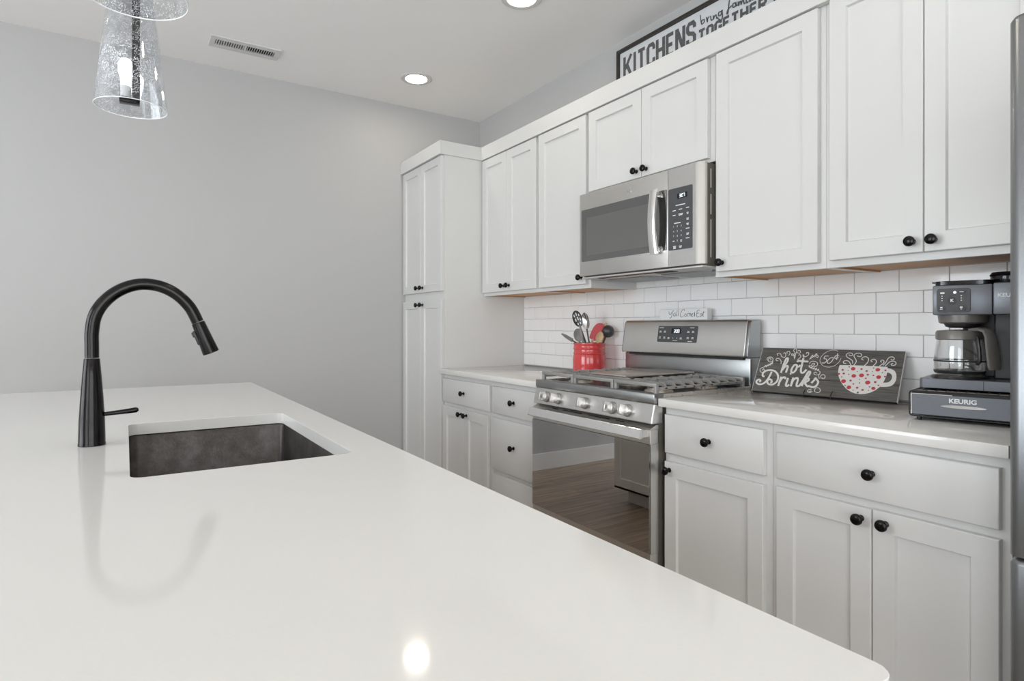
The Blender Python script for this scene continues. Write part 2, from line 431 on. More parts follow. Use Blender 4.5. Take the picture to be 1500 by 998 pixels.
TR={'thick':[[(96.5,85.9),(97.4,107.6),(100.1,134.8),(104.0,149.6),(109.5,148.6),(109.8,135.3),(104.4,121.5),(99.7,109.2)],[(98.7,97.1),(104.4,109.5),(111.2,116.8),(116.5,114.1),(115.8,99.7),(115.0,87.7)],[(148.1,123.9),(139.5,121.9),(133.7,106.7),(134.0,93.4),(141.4,88.9),(149.3,100.3),(150.9,116.6),(146.8,123.8)],[(151.2,115.1),(157.4,116.4),(162.3,123.2)],[(167.0,153.1),(167.4,129.3),(167.7,105.8),(171.1,92.8),(177.4,90.3),(182.9,96.5),(187.8,105.6)],[(146.9,135.7),(152.2,141.0),(167.8,139.7),(188.0,139.3)],[(59.9,87.8),(55.6,65.8),(47.1,44.1),(36.2,32.7),(21.7,30.1),(10.9,36.8),(10.9,45.9),(18.2,50.4),(24.9,45.4),(22.1,39.8)],[(36.7,65.0),(29.3,66.9),(26.8,77.4),(33.8,88.5),(49.0,94.1),(68.3,92.2),(82.9,81.1),(90.5,65.2),(89.3,47.3),(78.9,34.7),(66.1,32.2),(55.5,37.3),(52.3,47.5),(58.2,54.5),(67.0,51.6),(70.2,43.5),(65.4,41.0)],[(101.6,69.0),(99.7,48.1),(98.7,28.9)],[(100.3,45.2),(103.8,58.8),(110.0,66.6),(118.0,65.7),(116.7,59.7)],[(128.5,65.0),(126.6,44.4),(126.8,34.2),(132.1,30.8),(138.3,38.0)],[(131.8,82.3),(135.8,85.0)],[(147.2,67.8),(146.2,48.8),(146.2,30.8)],[(146.8,40.2),(149.7,56.4),(156.6,65.6),(164.1,66.1),(166.2,56.2),(165.5,38.8),(168.5,33.3),(174.3,35.2)],[(174.8,33.2),(183.4,51.7),(191.0,75.3),(197.0,94.5),(202.9,96.3),(204.3,89.2),(199.5,75.9),(190.9,63.8),(187.8,52.1),(185.7,34.7)],[(189.2,53.6),(197.6,67.1),(204.4,67.6),(204.2,59.0),(194.7,51.2),(199.1,41.5),(206.4,35.9),(213.2,38.4)],[(217.0,50.1),(223.4,60.5),(227.5,70.8),(231.9,66.8),(239.7,57.5),(238.6,44.7),(230.9,35.1),(220.2,34.2),(213.5,37.0)]],'thin':[[(69.0,160.3),(64.2,163.8),(64.1,170.0),(72.0,170.9),(78.8,165.0),(82.4,154.7)],[(86.2,157.9),(91.0,152.0),(96.6,154.4),(98.3,163.6),(94.6,171.8),(89.6,174.0),(88.5,169.4)],[(102.7,171.5),(99.3,175.0),(102.0,180.6),(108.9,179.3),(112.2,172.4),(109.3,162.0)],[(134.0,147.9),(134.2,159.1),(128.4,167.9),(130.7,175.6),(123.6,184.4),(127.2,192.2),(133.5,190.9),(136.4,181.9),(134.6,169.7),(135.2,154.6)],[(133.2,151.5),(129.7,161.9),(121.3,170.7),(120.0,164.5),(125.8,161.8)],[(141.0,182.0),(142.7,186.6),(148.9,183.8),(150.1,175.7),(144.1,173.7),(139.4,177.4)],[(146.1,145.5),(153.5,153.0),(156.1,161.5),(151.3,167.3),(145.9,164.7)],[(166.4,156.0),(162.5,167.8),(167.9,163.5),(167.7,158.4),(176.1,160.9),(182.6,168.6),(181.6,177.5),(175.2,177.9),(174.2,172.7)],[(190.4,149.7),(194.8,161.7),(198.5,167.8),(199.1,158.9),(190.9,149.7),(203.4,162.1),(210.9,174.2),(212.6,168.4),(206.4,159.3)],[(213.0,169.8),(219.0,164.2),(217.8,157.7),(212.3,161.0)],[(39.9,138.6),(44.8,141.3),(41.5,147.3),(34.7,145.5),(33.4,137.1),(40.3,130.9),(50.2,133.3),(52.8,142.3),(46.0,151.3),(35.8,152.7),(28.7,147.4),(29.0,138.1)],[(22.6,106.9),(34.9,113.1),(48.0,121.5),(56.3,132.7)],[(20.7,91.4),(23.7,96.5),(29.5,92.9),(27.8,85.1),(19.9,83.1),(13.0,88.8),(12.0,98.9),(19.2,103.6),(26.7,101.0)],[(74.0,138.1),(67.4,137.8),(64.1,143.8),(69.1,148.0),(79.3,144.5),(85.9,135.7),(87.8,124.5)],[(208.2,125.1),(212.7,127.4),(211.7,132.3),(205.6,132.0),(202.7,125.4),(208.2,119.3),(217.9,119.8),(223.6,128.0),(219.4,137.3),(208.6,141.8),(197.9,139.8),(193.5,130.7)],[(191.5,121.8),(205.6,113.3),(221.1,109.6),(234.9,101.2),(239.1,94.4),(236.2,84.2),(240.7,70.9)],[(239.1,89.5),(230.7,85.2),(220.7,86.6),(217.5,93.0),(222.5,96.2),(228.2,92.2)],[(248.3,71.4),(244.0,79.0),(246.2,86.3),(253.1,87.6),(258.9,82.4),(258.7,74.4),(252.7,71.2),(250.7,75.3)],[(223.4,18.2),(216.5,16.1),(215.5,12.4),(221.0,11.8),(227.2,17.1)],[(213.8,11.1),(209.7,16.9),(213.8,23.5),(222.0,25.1)],[(234.8,15.0),(233.8,26.1),(239.7,33.0),(248.3,31.6),(253.4,23.6),(250.9,15.6),(242.3,13.7),(237.3,17.2)],[(284.7,187.2),(273.6,192.0),(258.4,190.6),(241.1,179.8),(229.9,161.8),(228.9,144.2),(238.7,128.8),(253.4,121.0),(268.8,121.0),(284.0,128.4),(295.4,143.2),(299.5,159.1)],[(320.4,138.9),(312.7,139.3),(310.0,146.0),(316.2,149.9),(325.6,148.4),(332.6,140.9),(337.5,132.2)],[(341.9,139.2),(339.7,149.7),(331.0,157.1),(320.7,163.5),(314.7,171.7),(317.9,179.8),(326.7,182.4),(334.8,179.1),(334.5,172.5),(327.3,171.7),(322.7,174.9)],[(346.5,131.9),(351.8,144.7),(350.7,154.4),(343.2,165.3),(341.1,173.7),(347.4,181.0),(358.5,182.0),(365.5,176.1),(362.8,169.0),(354.5,169.4),(352.6,172.7)],[(380.9,132.4),(388.7,145.2),(390.5,157.7),(386.1,166.4),(377.3,168.7),(370.1,165.1),(369.0,158.1),(375.1,154.8)],[(408.1,132.6),(415.6,143.9),(415.6,154.0),(408.2,159.9),(401.0,157.6),(399.2,152.1),(404.4,149.6)],[(428.2,133.7),(436.5,142.3),(440.1,150.6),(437.1,157.2),(431.2,156.9),(429.8,151.4),(434.0,149.4)],[(439.3,137.8),(446.0,149.5),(450.2,163.8),(456.5,171.1),(465.9,170.7),(469.6,163.6),(464.5,159.0),(459.4,162.3)],[(446.0,134.7),(452.8,145.8),(460.1,153.5),(470.3,154.8),(477.3,148.4),(474.4,139.8),(466.3,138.5),(463.5,143.7),(468.3,146.6)]],'num':[[(256.1,166.4),(244.9,165.9),(242.7,164.7),(241.4,155.0),(249.7,153.4),(251.9,145.4),(245.7,136.4),(236.7,136.5)],[(272.2,160.7),(263.2,158.0),(255.2,145.5),(257.6,136.4),(265.7,138.0),(272.9,150.7),(272.7,160.8)],[(290.9,170.7),(282.1,171.2),(277.3,162.4),(281.2,156.8),(291.0,161.0)],[(284.7,179.1),(285.7,151.3)]],'feather':[[(26.8,106.5),(30.2,115.3)],[(33.5,107.5),(36.5,117.8)],[(39.3,111.8),(42.3,122.7)],[(46.2,115.3),(48.2,126.7)],[(52.4,120.2),(53.1,132.5)],[(196.7,114.8),(197.1,125.1)],[(202.4,110.8),(206.8,119.8)],[(210.4,107.8),(215.0,115.9)],[(218.4,104.5),(223.8,114.4)],[(226.8,103.0),(231.9,110.2)]],'cup':[(299.9,130.7),(340.9,131.9),(380.9,132.4),(419.9,132.4),(453.8,131.7),(455.2,117.8),(455.4,99.3),(452.9,83.3),(447.8,65.8),(440.5,52.1),(428.9,38.7),(414.6,28.8),(400.6,23.0),(385.9,20.8),(370.5,21.8),(355.4,26.8),(339.2,36.7),(325.5,50.5),(315.1,64.8),(306.5,80.7),(300.8,95.6),(298.8,110.9)],'ho':[(453.4,127.1),(465.3,124.3),(476.5,117.9),(483.9,105.2),(486.3,88.3),(483.8,72.5),(476.3,61.0),(464.8,55.9),(450.6,54.2),(440.2,53.9)],'hi':[(455.0,109.3),(461.2,108.9),(467.5,105.4),(472.3,97.8),(473.0,87.4),(470.1,78.8),(464.3,73.1),(457.4,71.0),(451.3,70.5),(448.3,69.7)],'spots':[(347.3,118.0,7.4,0),(425.8,118.7,7.2,0),(354.1,89.6,7.5,0),(378.4,93.4,7.8,0),(432.7,90.3,7.5,0),(324.4,66.3,8.0,0),(402.2,66.9,8.1,0),(345.8,43.5,7.5,0),(303.6,94.4,4.3,0),(423.1,46.1,6.4,0),(397.8,97.2,3.9,1),(374.4,118.3,3.7,1),(319.7,96.9,4.1,1),(313.7,111.3,3.9,1),(449.5,118.0,3.3,1),(391.9,111.7,3.8,1),(425.1,70.6,4.2,1),(346.8,70.5,4.0,1),(372.7,44.2,4.1,1),(390.8,37.2,4.0,1),(451.4,93.7,3.1,0),(393.6,82.9,2.9,1),(415.5,95.7,2.8,1),(357.8,58.0,2.8,1),(437.0,58.8,2.8,1),(376.8,63.3,2.5,1),(315.3,82.7,2.6,1),(333.1,124.7,2.8,1),(411.9,124.6,2.4,2),(410.4,110.5,1.8,2),(441.5,108.4,2.2,2),(410.7,50.9,2.7,2),(409.1,37.0,2.0,2),(362.9,107.4,1.9,2),(332.2,110.2,1.9,2),(336.6,94.7,2.4,2),(374.5,76.9,1.9,2),(332.4,50.2,2.5,2),(361.2,33.8,1.9,1),(377.5,25.9,3.6,2)],'yall':[[(71.9,40.1),(73.8,26.4),(82.8,25.3),(89.1,35.9)],[(95.5,43.0),(91.0,23.7),(82.8,7.8),(75.1,10.8)],[(101.8,45.3),(100.5,39.5)],[(114.3,31.5),(105.5,30.7),(99.2,21.2),(106.8,16.2),(114.3,25.8),(115.6,16.1)],[(124.3,45.7),(121.2,25.6),(123.0,16.0)],[(134.8,48.4),(130.5,25.5),(131.7,16.8)],[(168.4,40.0),(167.2,46.7),(156.3,45.0),(145.3,30.0),(142.8,16.7),(151.4,11.8),(163.6,17.8)],[(175.7,27.1),(168.4,21.1),(173.3,14.4),(181.7,19.9),(175.7,27.1)],[(185.3,12.8),(186.5,26.9),(195.4,28.2),(194.9,14.1),(197.2,25.3),(204.4,28.0),(205.5,14.9)],[(209.1,19.5),(217.3,24.1),(213.8,28.8),(207.9,20.5),(211.5,13.9),(219.7,16.6)],[(229.1,30.9),(225.0,26.3),(230.8,21.5),(225.0,17.0),(229.6,14.6)],[(227.9,35.5),(227.9,12.3)],[(258.0,41.9),(244.2,40.3),(240.7,12.1),(255.7,14.2)],[(242.4,27.4),(254.0,29.0)],[(269.4,26.9),(262.6,24.3),(260.3,15.1),(267.1,15.0),(271.7,25.5),(272.8,14.0)],[(280.8,39.1),(276.8,18.5),(280.8,13.0)],[(274.0,31.4),(286.4,33.0)]],'bring':[[(551.1,313.0),(554.4,286.3),(559.6,267.3),(572.5,270.7),(572.5,282.8),(561.5,283.3),(557.6,277.1)],[(585.4,288.7),(591.8,262.6),(591.8,276.6),(602.6,283.9)],[(608.9,283.7),(612.7,262.5),(621.5,262.9)],[(624.0,279.8),(626.5,260.7),(629.0,271.0),(639.0,274.9),(642.7,257.9),(650.1,260.8)],[(666.6,278.1),(654.4,279.4),(654.4,264.1),(666.6,264.9),(670.9,282.3),(673.3,248.3),(663.6,242.3),(648.2,255.5)],[(726.4,317.7),(712.9,313.9),(706.9,286.5),(702.8,255.7),(696.8,255.8),(702.8,270.8),(723.5,279.1)],[(741.0,283.7),(729.3,284.0),(729.3,269.0),(741.0,268.8),(743.9,282.4),(745.7,268.2),(752.6,270.1)],[(755.5,282.1),(758.3,263.5),(761.2,274.6),(768.7,277.6),(770.9,262.8),(774.4,273.5),(781.2,276.8),(785.7,260.1),(792.5,260.5)],[(795.3,275.3),(798.1,258.0),(806.4,259.0)],[(809.2,294.2),(812.0,258.9),(819.2,259.5)],[(823.1,270.8),(825.8,257.5),(832.4,259.3)],[(836.8,262.1),(844.9,265.6),(839.5,271.5),(835.7,260.2),(847.7,256.2)],[(861.1,267.7),(854.1,263.7),(862.8,254.1),(854.1,255.1)]]}
# ------------------------------------------------------------------ the room
mb = MB(); mb.box(-0.15, ROOM_X + 0.15, ROOM_Y - 0.15, 0.15, -0.1, 0.0); struct('floor', mb, 'floor')
mb = MB(); mb.box(-0.15, ROOM_X + 0.15, ROOM_Y - 0.15, 0.15, CEIL, CEIL + 0.1); struct('ceiling', mb, 'ceiling')
mb = MB(); mb.box(-0.12, 0.0, ROOM_Y, 0.0, 0.0, CEIL); struct('wall_left', mb, 'wall')
mb = MB(); mb.box(-0.12, ROOM_X, 0.0, 0.12, 0.0, CEIL); struct('wall_back', mb, 'wall')
def holed_wall(name, wins, u0, u1, f):
    mb = MB(); u = u0
    for (c, a, b, ww) in sorted(wins):
        for (p, q, r, s) in ((u, c - ww / 2, 0, CEIL), (c - ww / 2, c + ww / 2, 0, a), (c - ww / 2, c + ww / 2, b, CEIL)):
            f(mb, p, q, r, s)
        u = c + ww / 2
    f(mb, u, u1, 0, CEIL)
    struct(name, mb, 'wall_far')
holed_wall('wall_front', WIN_FRONT, -0.12, ROOM_X, lambda m, p, q, r, s: m.box(p, q, ROOM_Y - 0.12, ROOM_Y, r, s))
holed_wall('wall_right', WIN_RIGHT, ROOM_Y - 0.12, 0.12, lambda m, p, q, r, s: m.box(ROOM_X, ROOM_X + 0.12, p, q, r, s))
for i, (c, a, b, ww) in enumerate(WIN_FRONT):
    root = struct('window_%d' % (i + 1), MB().box(c - ww / 2, c + ww / 2, ROOM_Y - 0.06, ROOM_Y - 0.055, a, b), 'pane')
    fr = MB()
    for (p, q, r, s) in ((c - ww / 2, c + ww / 2, a, a + .05), (c - ww / 2, c + ww / 2, b - .05, b), (c - ww / 2, c - ww / 2 + .05, a, b), (c + ww / 2 - .05, c + ww / 2, a, b), (c - .03, c + .03, a, b)):
        fr.box(p, q, ROOM_Y - 0.09, ROOM_Y - 0.02, r, s)
    fr.build('window_frame', 'trim', root, smooth=0)
for i, (c, a, b, ww) in enumerate(WIN_RIGHT):
    root = struct('window_%d' % (i + 2), MB().box(ROOM_X + 0.055, ROOM_X + 0.06, c - ww / 2, c + ww / 2, a, b), 'pane')
    fr = MB()
    for (p, q, r, s) in ((c - ww / 2, c + ww / 2, a, a + .05), (c - ww / 2, c + ww / 2, b - .05, b), (c - ww / 2, c - ww / 2 + .05, a, b), (c + ww / 2 - .05, c + ww / 2, a, b), (c - .03, c + .03, a, b)):
        fr.box(ROOM_X + 0.02, ROOM_X + 0.09, p, q, r, s)
    fr.build('window_frame', 'trim', root, smooth=0)
mb = MB(); mb.box(0, 0.015, ROOM_Y, -0.66, 0, 0.135, b=0.003); struct('baseboard_left', mb, 'trim')
mb = MB(); mb.box(0.015, ROOM_X, ROOM_Y, ROOM_Y + 0.015, 0, 0.09, b=0.003); struct('baseboard_front', mb, 'trim')
mb = MB(); mb.box(ROOM_X - 0.015, ROOM_X, ROOM_Y + .015, 0.0, 0, 0.135, b=0.003); struct('baseboard_right', mb, 'trim')
mb = MB(); mb.box(4.55, ROOM_X - .015, -0.015, 0, 0, 0.135, b=0.003); struct('baseboard_back', mb, 'trim')

# tiled splashback: every tile bevelled, the grout bed behind it
mb = MB(); mb.mi = 1; mb.box(0.625, 3.53, -0.0085, 0.0, 0.916, 1.44)
mb.mi = 0
TP, TH = 0.1537, 0.0763
for r in range(7):
    z0 = 0.9195 + (r - 0) * TH; z1 = z0 + TH
    off = 0.0605 if r % 2 == 1 else 0.0605 + TP / 2
    z1 = min(z1, 1.44)
    k = 0; x = off + TP * 3
    while x < 3.53:
        a = max(x, 0.625); b = min(x + TP, 3.53)
        if b - a > 0.006: mb.box(a + .0011, b - .0011, -0.0115, -0.004, z0 + .0011, z1 - .0011, b=0.0012, seg=1)
        x += TP
struct('wall_backsplash', mb, ['tile', 'grout'], smooth=40)

# ------------------------------------------------------------------ cabinets
KNOB = [(0.0085, 0), (0.0088, 0.0025), (0.006, 0.004), (0.0048, 0.008), (0.0048, 0.0135), (0.0075, 0.016), (0.0125, 0.0185), (0.0152, 0.0225), (0.0155, 0.026), (0.0140, 0.0298), (0.0095, 0.0325), (0.0042, 0.0335), (0.0, 0.0337)]
def knob(parent, x, y, z):
    MB().lathe(KNOB, (x, y, z), (0, -1, 0), 24).build('knob', 'bronze', parent)
def door(parent, x0, x1, z0, z1, yf, kx=None, kz=None, rail=0.054, m='cabinet', name='door', t=0.02):
    """shaker door facing -y: square frame, recessed flat panel"""
    L = lambda i, y: [(x0 + i, y, z0 + i), (x1 - i, y, z0 + i), (x1 - i, y, z1 - i), (x0 + i, y, z1 - i)]
    mb = MB(); mb.loft([L(0, yf + t), L(0, yf + .0018), L(.0018, yf), L(rail, yf), L(rail + .0035, yf + .0095)])
    d = mb.build(name, m, parent, smooth=0)
    if kx is not None: knob(d, kx, yf, kz)
    return d
def drawer(parent, x0, x1, z0, z1, yf, kx, kz, t=0.02, m='cabinet'):
    L = lambda i, y: [(x0 + i, y, z0 + i), (x1 - i, y, z0 + i), (x1 - i, y, z1 - i), (x0 + i, y, z1 - i)]
    d = MB().loft([L(0, yf + t), L(0, yf + .004), L(.0012, yf + .0012), L(.004, yf)]).build('drawer', m, parent, smooth=50)
    if kx is not None: knob(d, kx, yf, kz)
    return d
UF, UD = -0.324, -0.345      # upper face frame and door faces
def wall_cab(label, x0, x1, zb, doors):
    t = thing('wall_cabinet', label, 'cabinet', ((x0 + x1) / 2, -0.16, zb), group='white wall cabinets')
    mb = MB()
    mb.box(x0, x1, UF + .019, -0.001, zb + .012, 2.286)
    mb.box(x0, x1, UF, UF + .019, zb, 2.286)
    mb.box(x0, x0 + .016, UF + .019, -0.012, zb, zb + .012); mb.box(x1 - .016, x1, UF + .019, -0.012, zb, zb + .012)
    mb.build('cabinet_body', 'cabinet', t, smooth=0)
    mb = MB(); mb.box(x0 + .0165, x1 - .0165, UF + .0195, -0.0125, zb + .007, zb + .0125)
    for (a, b) in ((x0 + .0165, x0 + .0205), (x1 - .0205, x1 - .0165)): mb.box(a, b, UF + .0195, -0.0125, zb + .0005, zb + .009)
    mb.box(x0 + .02, x1 - .02, UF + .0195, UF + .023, zb + .0005, zb + .008)
    lab(mb.build('underside_panel', 'birch', t, smooth=0), 'bare wood underside')
    for d in doors: door(t, *d)
    return t
wall_cab('white two-door wall cabinet tight against the tall pantry', 0.626, 1.2525, 1.372, [(.636, .9285, 1.392, 2.245, UD, .900, 1.425), (.9315, 1.239, 1.392, 2.245, UD, .961, 1.425)])
wall_cab('white single-door wall cabinet above the red utensil crock, left of the microwave', 1.2535, 1.696, 1.372, [(1.266, 1.676, 1.392, 2.245, UD, 1.645, 1.425)])
wall_cab('short white two-door wall cabinet directly above the microwave', 1.697, 2.452, 1.834, [(1.699, 2.0625, 1.848, 2.245, UD, 2.036, 1.878), (2.0655, 2.428, 1.848, 2.245, UD, 2.096, 1.878)])
wall_cab('wide single-door white wall cabinet just right of the microwave', 2.453, 2.8995, 1.372, [(2.470, 2.880, 1.392, 2.245, UD, 2.500, 1.425)])
wall_cab('wide white two-door wall cabinet above the coffee maker, beside the fridge', 2.9005, 3.49, 1.372, [(2.920, 3.1965, 1.395, 2.262, UD, 3.170, 1.427), (3.1995, 3.476, 1.395, 2.262, UD, 3.226, 1.427)])
mb = MB(); mb.box(0.637, 3.49, -0.3525, -0.3265, 2.2495, 2.335, b=0.0015, seg=1)
tag(mb.build('fascia_board', 'cabinet', smooth=0), 'long flat white crown board running along the top of the wall cabinets', 'crown board')

# tall pantry
PT = thing('pantry_cabinet', 'tall narrow white four-door pantry cabinet standing in the corner', 'cabinet', (0.311, -0.31, 0))
mb = MB(); mb.box(0.003, 0.624, -0.612, -0.001, 0.1, 2.30); mb.box(0.003, 0.624, -0.54, -0.001, 0.0, 0.1)
mb.build('cabinet_body', 'cabinet', PT, smooth=0)
for (x0, x1) in ((0.012, 0.3145), (0.3165, 0.622)):
    kx = x1 - .032 if x0 < .1 else x0 + .032
    door(PT, x0, x1, 1.400, 2.248, -0.633, kx, 1.432, rail=.05); door(PT, x0, x1, 0.12, 1.346, -0.633, kx, 1.319, rail=.05)
mb = MB(); mb.box(0.003, 0.6365, -0.648, -0.636, 2.252, 2.336, b=.0012, seg=1); mb.box(0.6245, 0.6365, -0.636, -0.3265, 2.252, 2.336, b=.0012, seg=1)
mb.box(0.003, 0.6245, -0.636, -0.612, 2.252, 2.33)
mb.build('crown_board', 'cabinet', PT, smooth=0)

BF, BD = -0.61, -0.63
def base_cab(label, x0, x1, fronts):
    t = thing('base_cabinet', label, 'cabinet', ((x0 + x1) / 2, -0.31, 0), group='white base cabinets')
    mb = MB(); mb.box(x0, x1, BF, -0.013, 0.1, 0.883); mb.build('cabinet_body', 'cabinet', t, smooth=0)
    mb = MB(); mb.box(x0, x1, -0.54, -0.53, 0.0, 0.1); mb.build('toe_kick', 'kick', t, smooth=0)
    for k, a in fronts: (door if k == 'd' else drawer)(t, *a)
    return t
DZ0, DZ1, DT = 0.712, 0.857, 0.689
base_cab('white base cabinet with one drawer over two doors, against the tall pantry', 0.6255, 1.2155, [('w', (.637, 1.203, DZ0, DZ1, BD, .918, .785)), ('d', (.637, .9165, .12, DT, BD, .885, .660)), ('d', (.9195, 1.190, .12, DT, BD, .951, .660))])
base_cab('white base cabinet of stacked drawers just left of the range', 1.2165, 1.692, [('w', (1.234, 1.678, DZ0, DZ1, BD, 1.453, .787)), ('w', (1.234, 1.678, .413, DT, BD, 1.453, .556)), ('w', (1.234, 1.678, .12, .391, BD, 1.453, .26))])
base_cab('white base cabinet with one narrow drawer and one door, just right of the range', 2.458, 2.8945, [('w', (2.468, 2.872, DZ0 + .003, DZ1, BD, 2.668, .787)), ('d', (2.468, 2.872, .12, .685, BD, 2.492, .656))])
base_cab('white base cabinet with one wide drawer over two doors, below the coffee maker', 2.8955, 3.489, [('w', (2.917, 3.471, DZ0 + .004, DZ1, BD, 3.196, .788)), ('d', (2.917, 3.1935, .12, .692, BD, 3.168, .664)), ('d', (3.1965, 3.471, .12, .694, BD, 3.230, .664))])
mb = MB(); mb.box(0.626, 1.692, -0.65, -0.0125, 0.8845, 0.9145, b=0.003)
tag(mb.build('countertop', 'quartz'), 'short white quartz worktop between the pantry and the range', 'countertop', 'white quartz worktops')
mb = MB(); mb.box(2.456, 3.495, -0.65, -0.0125, 0.8845, 0.9145, b=0.003)
tag(mb.build('countertop', 'quartz'), 'white quartz worktop right of the range, under the coffee maker', 'countertop', 'white quartz worktops')

# ------------------------------------------------------------------ island
IX0, IX1, IY1, IY0 = 0.965, 3.790, -1.792, -3.02
SX0, SX1, SY0, SY1 = 2.096, 2.780, -2.284, -1.889
def plan_loop(pts, z, bm): return [bm.verts.new((x, y, z)) for x, y in pts]
def top_with_hole(outer, inner, z0, z1):
    mb = MB(); bm = mb.bm; es = []
    for pts in (outer, inner):
        vs = plan_loop(pts, z1, bm)
        es += [bm.edges.new((vs[i], vs[(i + 1) % len(vs)])) for i in range(len(vs))]
    r = bmesh.ops.triangle_fill(bm, use_beauty=True, use_dissolve=False, edges=es)
    fs = [g for g in r['geom'] if isinstance(g, bmesh.types.BMFace)]
    e = bmesh.ops.extrude_face_region(bm, geom=fs)
    bmesh.ops.translate(bm, verts=[g for g in e['geom'] if isinstance(g, bmesh.types.BMVert)], vec=(0, 0, z0 - z1))
    return mb
mb = top_with_hole(rrect(IX0, IX1, IY0, IY1, 0.018, 6), rrect(SX0, SX1, SY0, SY1, 0.022, 6), 0.884, 0.914)
tag(mb.build('island_countertop', 'quartz', bevel=0.003), 'large white quartz island worktop with a sink cut-out, in the foreground', 'countertop')
IB = thing('kitchen_island', 'pale grey kitchen island cabinet base under the foreground worktop', 'island', (2.38, -2.3, 0))
mb = MB()
for (a, b, c, d) in ((1.0, 3.755, -1.86, -1.84), (1.0, 3.755, -2.72, -2.70), (1.0, 1.02, -2.70, -1.86), (3.735, 3.755, -2.70, -1.86)): mb.box(a, b, c, d, 0.1, 0.8835)
mb.box(1.0, 3.755, -2.72, -1.84, 0.1, 0.12)
mb.box(1.05, 3.70, -2.68, -1.92, 0.0, 0.1); mb.build('cabinet_body', 'island', IB, smooth=0)
def idoor(x0, x1, z0, z1):
    L = lambda i, y: [(x0 + i, y, z0 + i), (x1 - i, y, z0 + i), (x1 - i, y, z1 - i), (x0 + i, y, z1 - i)]
    d = MB().loft([L(0, -1.84), L(0, -1.822), L(.0018, -1.82), L(.054, -1.82), L(.0575, -1.8295)]).build('door', 'island', IB, smooth=0)
    MB().lathe(KNOB, (x1 - .03, -1.82, z1 - .04), (0, 1, 0), 16).build('knob', 'bronze', d)
for x0 in (1.02, 1.475, 1.93, 2.385, 2.84, 3.295): idoor(x0, x0 + .445, 0.12, 0.86)

# sink: undermounted rounded basin
SK = thing('kitchen_sink', 'dark weathered undermount sink set into the island worktop', 'sink', ((SX0 + SX1) / 2, (SY0 + SY1) / 2, 0.65))
def sl(i, z, r): return [(x, y, z) for x, y in rrect(SX0 - i, SX1 + i, SY0 - i, SY1 + i, r, 5)]
mb = MB(); mb.loft([sl(.022, .8835, .045), sl(.007, .8835, .03), sl(.004, .878, .028), sl(-.001, .70, .026), sl(-.012, .672, .03), sl(-.04, .662, .03), sl(-.12, .659, .03)], (False, True))
mb.loft([sl(.022, .8835, .045), sl(.022, .65, .045)], (False, True))
mb.build('basin', 'sink', SK, smooth=50)
mb = MB(); mb.lathe([(0.045, 0), (0.045, .0025), (.04, .003), (.036, .001), (.012, .0008), (.01, .004), (0, .0045)], ((SX0 + SX1) / 2, SY0 + .19, .6592), seg=28)
mb.build('drain', 'steel_dark', SK)

# pull-down faucet
FX, FY = 2.385, -2.3535
FC = thing('kitchen_faucet', 'black-bronze high-arc pull-down faucet beside the island sink', 'faucet', (FX, FY, 0.9142))
mb = MB(); mb.lathe([(.0262, 0), (.0262, .004), (.0255, .006), (.0245, .055), (.022, .10), (.0185, .15), (.0152, .191), (.0142, .193)], (FX, FY, .9142), seg=40)
mb.build('faucet_body', 'bronze', FC)
arc = [(FY, 1.1085), (FY, 1.135), (FY, 1.165), (-2.3485, 1.2), (-2.334, 1.2295), (-2.310, 1.255), (-2.280, 1.2715), (-2.250, 1.2765), (-2.217, 1.2705), (-2.186, 1.2525), (-2.160, 1.2235), (-2.1435, 1.189)]
mb = MB(); mb.tube(smoothline([(FX, y, z) for y, z in arc], 6), .0137, 24)
mb.build('spout', 'bronze', FC)
hd = Vector((0, .029, -.075)).normalized(); hp = Vector((FX, -2.1432, 1.188))
mb = MB(); mb.lathe([(.0132, 0), (.0148, .0015), (.0150, .006), (.0165, .035), (.0188, .076), (.0185, .079), (.015, .0795), (.0145, .0765), (0, .0765)], hp, hd, 32)
sh = mb.build('spray_head', 'bronze', FC)
pd = Vector((0, -.93, -.36)).normalized()
q = Matrix((Vector((1, 0, 0)), pd, hd)).transposed().to_4x4(); q.translation = hp + hd * .034 + pd * .0135
mb = MB(); mb.box(-.007, .007, 0, .0065, -.018, .018, b=.0025, mtx=q); mb.box(-.0065, .0065, .005, .0095, -.016, -.003, b=.002, mtx=q)
mb.build('spray_button', 'black', sh)
mb = MB(); mb.tube([(FX, FY + .020, .981), (FX, FY + .032, .982), (FX, FY + .06, .984), (FX, FY + .084, .9865), (FX, FY + .0885, .987)], [.0045, .0048, .0055, .0062, .003], 14)
mb.build('lever', 'bronze', FC)

# ------------------------------------------------------------------ gas range
RX0, RX1, RC = 1.697, 2.452, 2.0745
RG = thing('gas_range', 'stainless steel gas range with red crock at its left and oven door below', 'range', (RC, -0.33, 0))
RG['label'] = 'stainless steel gas range with oven, standing between the two worktops'
mb = MB()
for (a, b, c, d, e, f) in ((RX0 + .004, RX0 + .03, -.64, -.03, .1, .893), (RX1 - .03, RX1 - .004, -.64, -.03, .1, .893), (RX0 + .03, RX1 - .03, -.06, -.03, .1, .893), (RX0 + .03, RX1 - .03, -.64, -.06, .1, .35), (RX0 + .03, RX1 - .03, -.64, -.06, .76, .893)):
    mb.box(a, b, c, d, e, f)
mb.box(RX0 + .05, RX1 - .05, -.58, -.05, 0.0, .1)
mb.build('range_body', 'brown_metal', RG, smooth=0)
for z in (.47, .61):
    mb = MB()
    for k in range(12):
        x = RX0 + .05 + k * (RX1 - RX0 - .1) / 11
        mb.tube([(x, -.62, z), (x, -.07, z)], .0025, 6)
    for y in (-.62, -.34, -.07): mb.tube([(RX0 + .035, y, z), (RX1 - .035, y, z)], .0035, 6)
    mb.build('oven_rack', 'chrome', RG)
